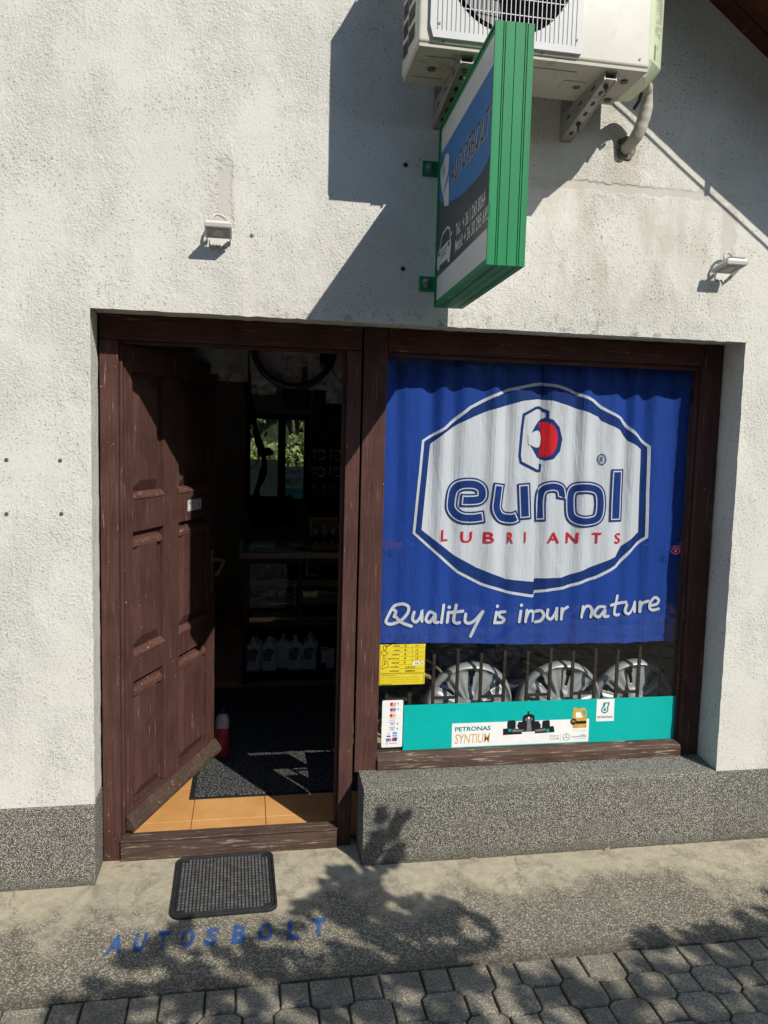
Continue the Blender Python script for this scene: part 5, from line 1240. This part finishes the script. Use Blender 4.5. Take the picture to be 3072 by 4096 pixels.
# banners hung outside the back window (seen from behind, so the print is mirrored)
g = MB(); g.box(.42, .84, IY+.5, IY+.505, .9, 1.40); tag(obj('yard_banner', g, simple('grey_banner', (.30, .29, .25), .7)), 'plain grey banner seen through the left pane of the back window', 'banner')
YB = empty('fence_banner', (1.1, IY+.5, .9), 'grey and teal banner with mirrored lettering seen through the right pane of the back window', 'banner')
g = MB(); g.box(.86, 1.5, IY+.5, IY+.505, 1.12, 1.335); g.k = 1; g.box(.86, 1.5, IY+.5, IY+.505, .9, 1.1195); yb = obj('sheet', g, [simple('grey_banner_sheet', (.30, .30, .28), .7), MTD], YB)
A = Art(lambda x, y, l: V((x, IY+.4985, y))); A.text('PETRONAS', .90, 1.26, .36, .045, 1, .02, mirror=True); A.text('SYNTIUM', .89, 1.15, .30, .075, 1, .02, mirror=True); A.build('print', [simple('faded_print', (.12, .13, .12), .6)], yb)

# ================================================================== VEGETATION
def leaves(mb, n, fn, size, seed, face=None, wd=.42):
    rnd = random.Random(seed)
    for _ in range(n):
        p = fn(rnd); s_ = size*rnd.uniform(.6, 1.3)
        d = V((rnd.gauss(0, 1), rnd.gauss(0, 1), rnd.gauss(0, .7))).normalized(); u = d.orthogonal().normalized(); u = (Matrix.Rotation(rnd.uniform(0, 6.28), 3, d) @ u)
        if face is not None: u = (face+V((rnd.gauss(0, .3), rnd.gauss(0, .3), rnd.gauss(0, .3)))).normalized(); d = (d-u*d.dot(u)).normalized()
        w = d.cross(u)*wd
        mb.add([p-d*s_*.5, p-d*s_*.1+w*s_*.9+u*s_*.08, p+d*s_*.5, p-d*s_*.1-w*s_*.9+u*s_*.08, p+u*s_*-.02], [(0, 1, 4), (1, 2, 4), (2, 3, 4), (3, 0, 4)])
# young tree whose crown throws the leaf shadows on the apron
TR = empty('street_tree', (3.4, -4.1, 0), 'slender leafy tree on the pavement behind the viewer', 'tree')
def lift(x, y, k): return V((x+SA*k, y-k, SB*k))
blobs = [  # ground spot x, y, radius, sun path, leaf count
 (0.3,-0.4,0.090,2.32,20),(0.2,-0.44,0.060,2.24,11),(0.33,-0.3,0.030,2.24,4),(0.5,-0.52,0.130,2.40,35),(0.36,-0.56,0.100,2.40,20),(0.13,-0.62,0.120,2.56,20),(0.62,-0.44,0.090,2.48,17),(0.68,-0.55,0.120,2.56,32),(0.6,-0.35,0.030,2.08,4),
 (.90,-.06,.035,2.1,10),(.84,-.20,.06,2.2,18),(.98,-.12,.06,2.2,18),(.93,-.26,.07,2.2,22),(.74,-.24,.045,2.2,10),
 (0.79,-0.19,0.050,2.16,11),(0.86,-0.12,0.050,2.16,11),(0.86,-0.28,0.070,2.24,14),(0.95,-0.2,0.080,2.24,19),(1.02,-0.06,0.030,2.00,4),(0.95,-0.33,0.100,2.32,27),(1.06,-0.3,0.120,2.32,40),(1.18,-0.32,0.100,2.32,28),(1.28,-0.4,0.080,2.40,17),(1.13,-0.46,0.140,2.48,44),(0.92,-0.47,0.110,2.48,27),(1.32,-0.5,0.070,2.48,11),
 (0.74,-0.33,0.050,2.24,7),(0.05,-0.75,0.200,2.72,48),(0.45,-0.72,0.180,2.72,56),(0.85,-0.66,0.160,2.64,48),(1.15,-0.62,0.150,2.64,40),(1,-0.82,0.200,3.30,64),(0.5,-0.95,0.250,3.40,72),(1.45,-0.75,0.130,3.30,27),(1.6,-0.86,0.140,3.40,28),
 (2.16,-.56,.06,2.5,12),(2.34,-.53,.08,2.5,20),(2.5,-.46,.10,2.5,26),(1.86,-0.56,0.070,2.56,12),(2.1,-0.66,0.120,2.72,40),(1.85,-0.75,0.120,3.30,28),(2.35,-0.7,0.200,3.30,72),(1.75,-0.95,0.200,3.50,48),(2.1,-0.9,0.200,3.50,64),(2.5,-1,0.300,3.60,88)]
g = MB()
for bi, (x, y, r, k, n) in enumerate(blobs):
    def fn(rd, x=x, y=y, r=r, k=k):
        a = rd.uniform(0, 6.283); q = r*math.sqrt(rd.random())*1.05; kk = k+rd.uniform(-.08, .08); return lift(x+q*math.cos(a), y+q*math.sin(a)*.8, kk)
    leaves(g, int(n*(.52 if y > -.58 else .95))+1, fn, .085, 100+bi, sd, .36)
# five leaflets thrown on to the plinth: (x on wall, z on wall)
for (x, z, k, q) in ((1.045, .215, 2.0, 1), (1.060, .205, 2.0, 1), (1.105, .165, 2.0, 1), (1.115, .150, 2.0, 1), (1.10, .135, 2.02, 1), (1.085, .10, 2.0, 1), (1.02, .085, 2.0, 1), (1.00, .04, 2.0, 2), (1.03, .03, 2.0, 2), (1.10, .05, 2.0, 1), (1.09, .02, 2.0, 2), (1.12, .03, 2.0, 1)):
    p = V((x+SA*k, -.006-k, z+SB*k)); leaves(g, 3*q, lambda rd, p=p: p+V((rd.gauss(0, .006), rd.gauss(0, .02), rd.gauss(0, .006))), .07, int(x*1000+z*100), sd, .36)
def upper(rd):
    while True:
        p = V((rd.uniform(-1, 1), rd.uniform(-1, 1), rd.uniform(-1, 1)))
        if p.length < 1: break
    return V((3.3, -5.2, 3.1))+V((p.x*1.5, p.y*.9, p.z*.7))
leaves(g, 2600, upper, .075, 9)
obj('crown', g, MLF, TR)
g = MB(); q = spline([V((3.4, -4.1, -.05)), V((3.38, -4.2, .9)), V((3.42, -4.4, 1.9)), V((3.3, -4.7, 2.8)), V((3.25, -5.0, 3.6))], 6); g.tube(q, [.05-.035*i/len(q) for i in range(len(q))], 10)
for (x, y, r, k, n) in blobs:
    if n > 30:
        e = lift(x, y, k); s_ = V((3.35, -4.55, 2.4)); m_ = (s_+e)/2+V((0, -.25, .12)); g.tube(spline([s_, m_, e], 6), [.012-.0007*i for i in range(13)], 5)
for e in ((4.2, -5.4, 3.3), (2.5, -5.3, 3.2), (3.6, -5.9, 3.4)): g.tube([V((3.35, -4.6, 2.5)), V(e)], [.02, .006], 6)
obj('trunk', g, MBA, TR, smooth=True)
def bush(name, x0, x1, y0, y1, z0, z1, n, size, mat, lab, seed):
    r = empty(name, ((x0+x1)/2, (y0+y1)/2, z0), lab, 'hedge')
    def fn(rd):
        while True:
            p = V((rd.uniform(x0, x1), rd.uniform(y0, y1), rd.uniform(z0, z1)))
            if mnoise.noise(p*1.9+V((seed, 0, 0))) > -.12+.5*max(0, (p.z-z1+.6)): return p
    g = MB(); leaves(g, n, fn, size, seed); obj('foliage', g, mat, r)
    g = MB(); rnd = random.Random(seed)
    for i in range(int((x1-x0)*2)+2): xx = rnd.uniform(x0, x1); yy = (y0+y1)/2; g.tube([V((xx, yy, -.06)), V((xx+rnd.uniform(-.2, .2), yy, z1*.5)), V((xx+rnd.uniform(-.4, .4), yy+rnd.uniform(-.2, .2), z1*.85))], [.03, .02, .008], 6)
    obj('stem', g, MBA, r)
    g = MB(); nx_ = int((x1-x0)*3); nz_ = int((z1-z0)*3); vs = []  # dark sheet added inside the hedge to block sky seen through gaps
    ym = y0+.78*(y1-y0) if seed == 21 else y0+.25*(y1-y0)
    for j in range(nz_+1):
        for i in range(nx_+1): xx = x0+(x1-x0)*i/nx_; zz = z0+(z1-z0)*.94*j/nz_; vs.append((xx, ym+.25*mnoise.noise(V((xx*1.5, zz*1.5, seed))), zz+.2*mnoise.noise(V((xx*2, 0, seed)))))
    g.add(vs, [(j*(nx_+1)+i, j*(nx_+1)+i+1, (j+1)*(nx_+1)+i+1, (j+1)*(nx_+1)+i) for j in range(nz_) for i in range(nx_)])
    obj('sky_block_sheet', g, simple('dark_sky_block_green', (.02, .035, .012), .9, var=.5, sc=14), r, smooth=True)
    return r
bush('garden_hedge', -1.2, 4.0, 8.0, 9.0, 0, 3.4, 22000, .085, MLH, 'sunlit leafy hedge outside the back window of the shop', 21)
bush('street_hedge', -7., 9., -9.2, -8.0, 0, 4.4, 16000, .16, MLF, 'tall dark hedge on the far side of the street behind the viewer', 33)

for i, (cx, cy_, hz, rx, rz_, lab) in enumerate(((-5.2, -9.8, 5.4, 2.3, 3.0, 'unseen tall tree added behind the street hedge to block sky light, farthest left of the three'), (-1.6, -10.2, 5.8, 2.2, 3.1, 'unseen tall tree added behind the street hedge to block sky light, middle of the three'), (1.6, -10.6, 5.6, 1.9, 2.9, 'unseen tall tree added behind the street hedge to block sky light, nearest the shop sign of the three'))):
    r = empty('sky_blocking_tree', (cx, cy_, 0), lab, 'tree', 'unseen trees added opposite the shop to block sky light')  # unseen trees added to block low sky light and deepen the shade
    def fn(rd, cx=cx, cy_=cy_, hz=hz, rx=rx, rz_=rz_):
        while True:
            p = V((rd.uniform(-1, 1), rd.uniform(-1, 1), rd.uniform(-1, 1)))
            if p.length < 1 and mnoise.noise(p*2.6+V((cx, 0, 0))) > -.15: return V((cx+p.x*rx, cy_+p.y*1.6, hz+p.z*rz_))
    g = MB(); leaves(g, 5200, fn, .22, 60+i); obj('crown', g, MLF, r)
    g = MB(); g.tube([V((cx, cy_, -.06)), V((cx+.05, cy_, 2.4)), V((cx-.05, cy_+.1, 4.2)), V((cx, cy_, 6.5))], [.17, .14, .10, .03], 10)
    for k in range(5): a = k*1.3+i; g.tube([V((cx, cy_, 2.8+.4*k)), V((cx+math.cos(a)*rx*.5, cy_+math.sin(a)*.8, 3.8+.5*k)), V((cx+math.cos(a)*rx*.8, cy_+math.sin(a)*1.2, 4.8+.5*k))], [.06, .04, .015], 6)
    obj('trunk', g, MBA, r, smooth=True)
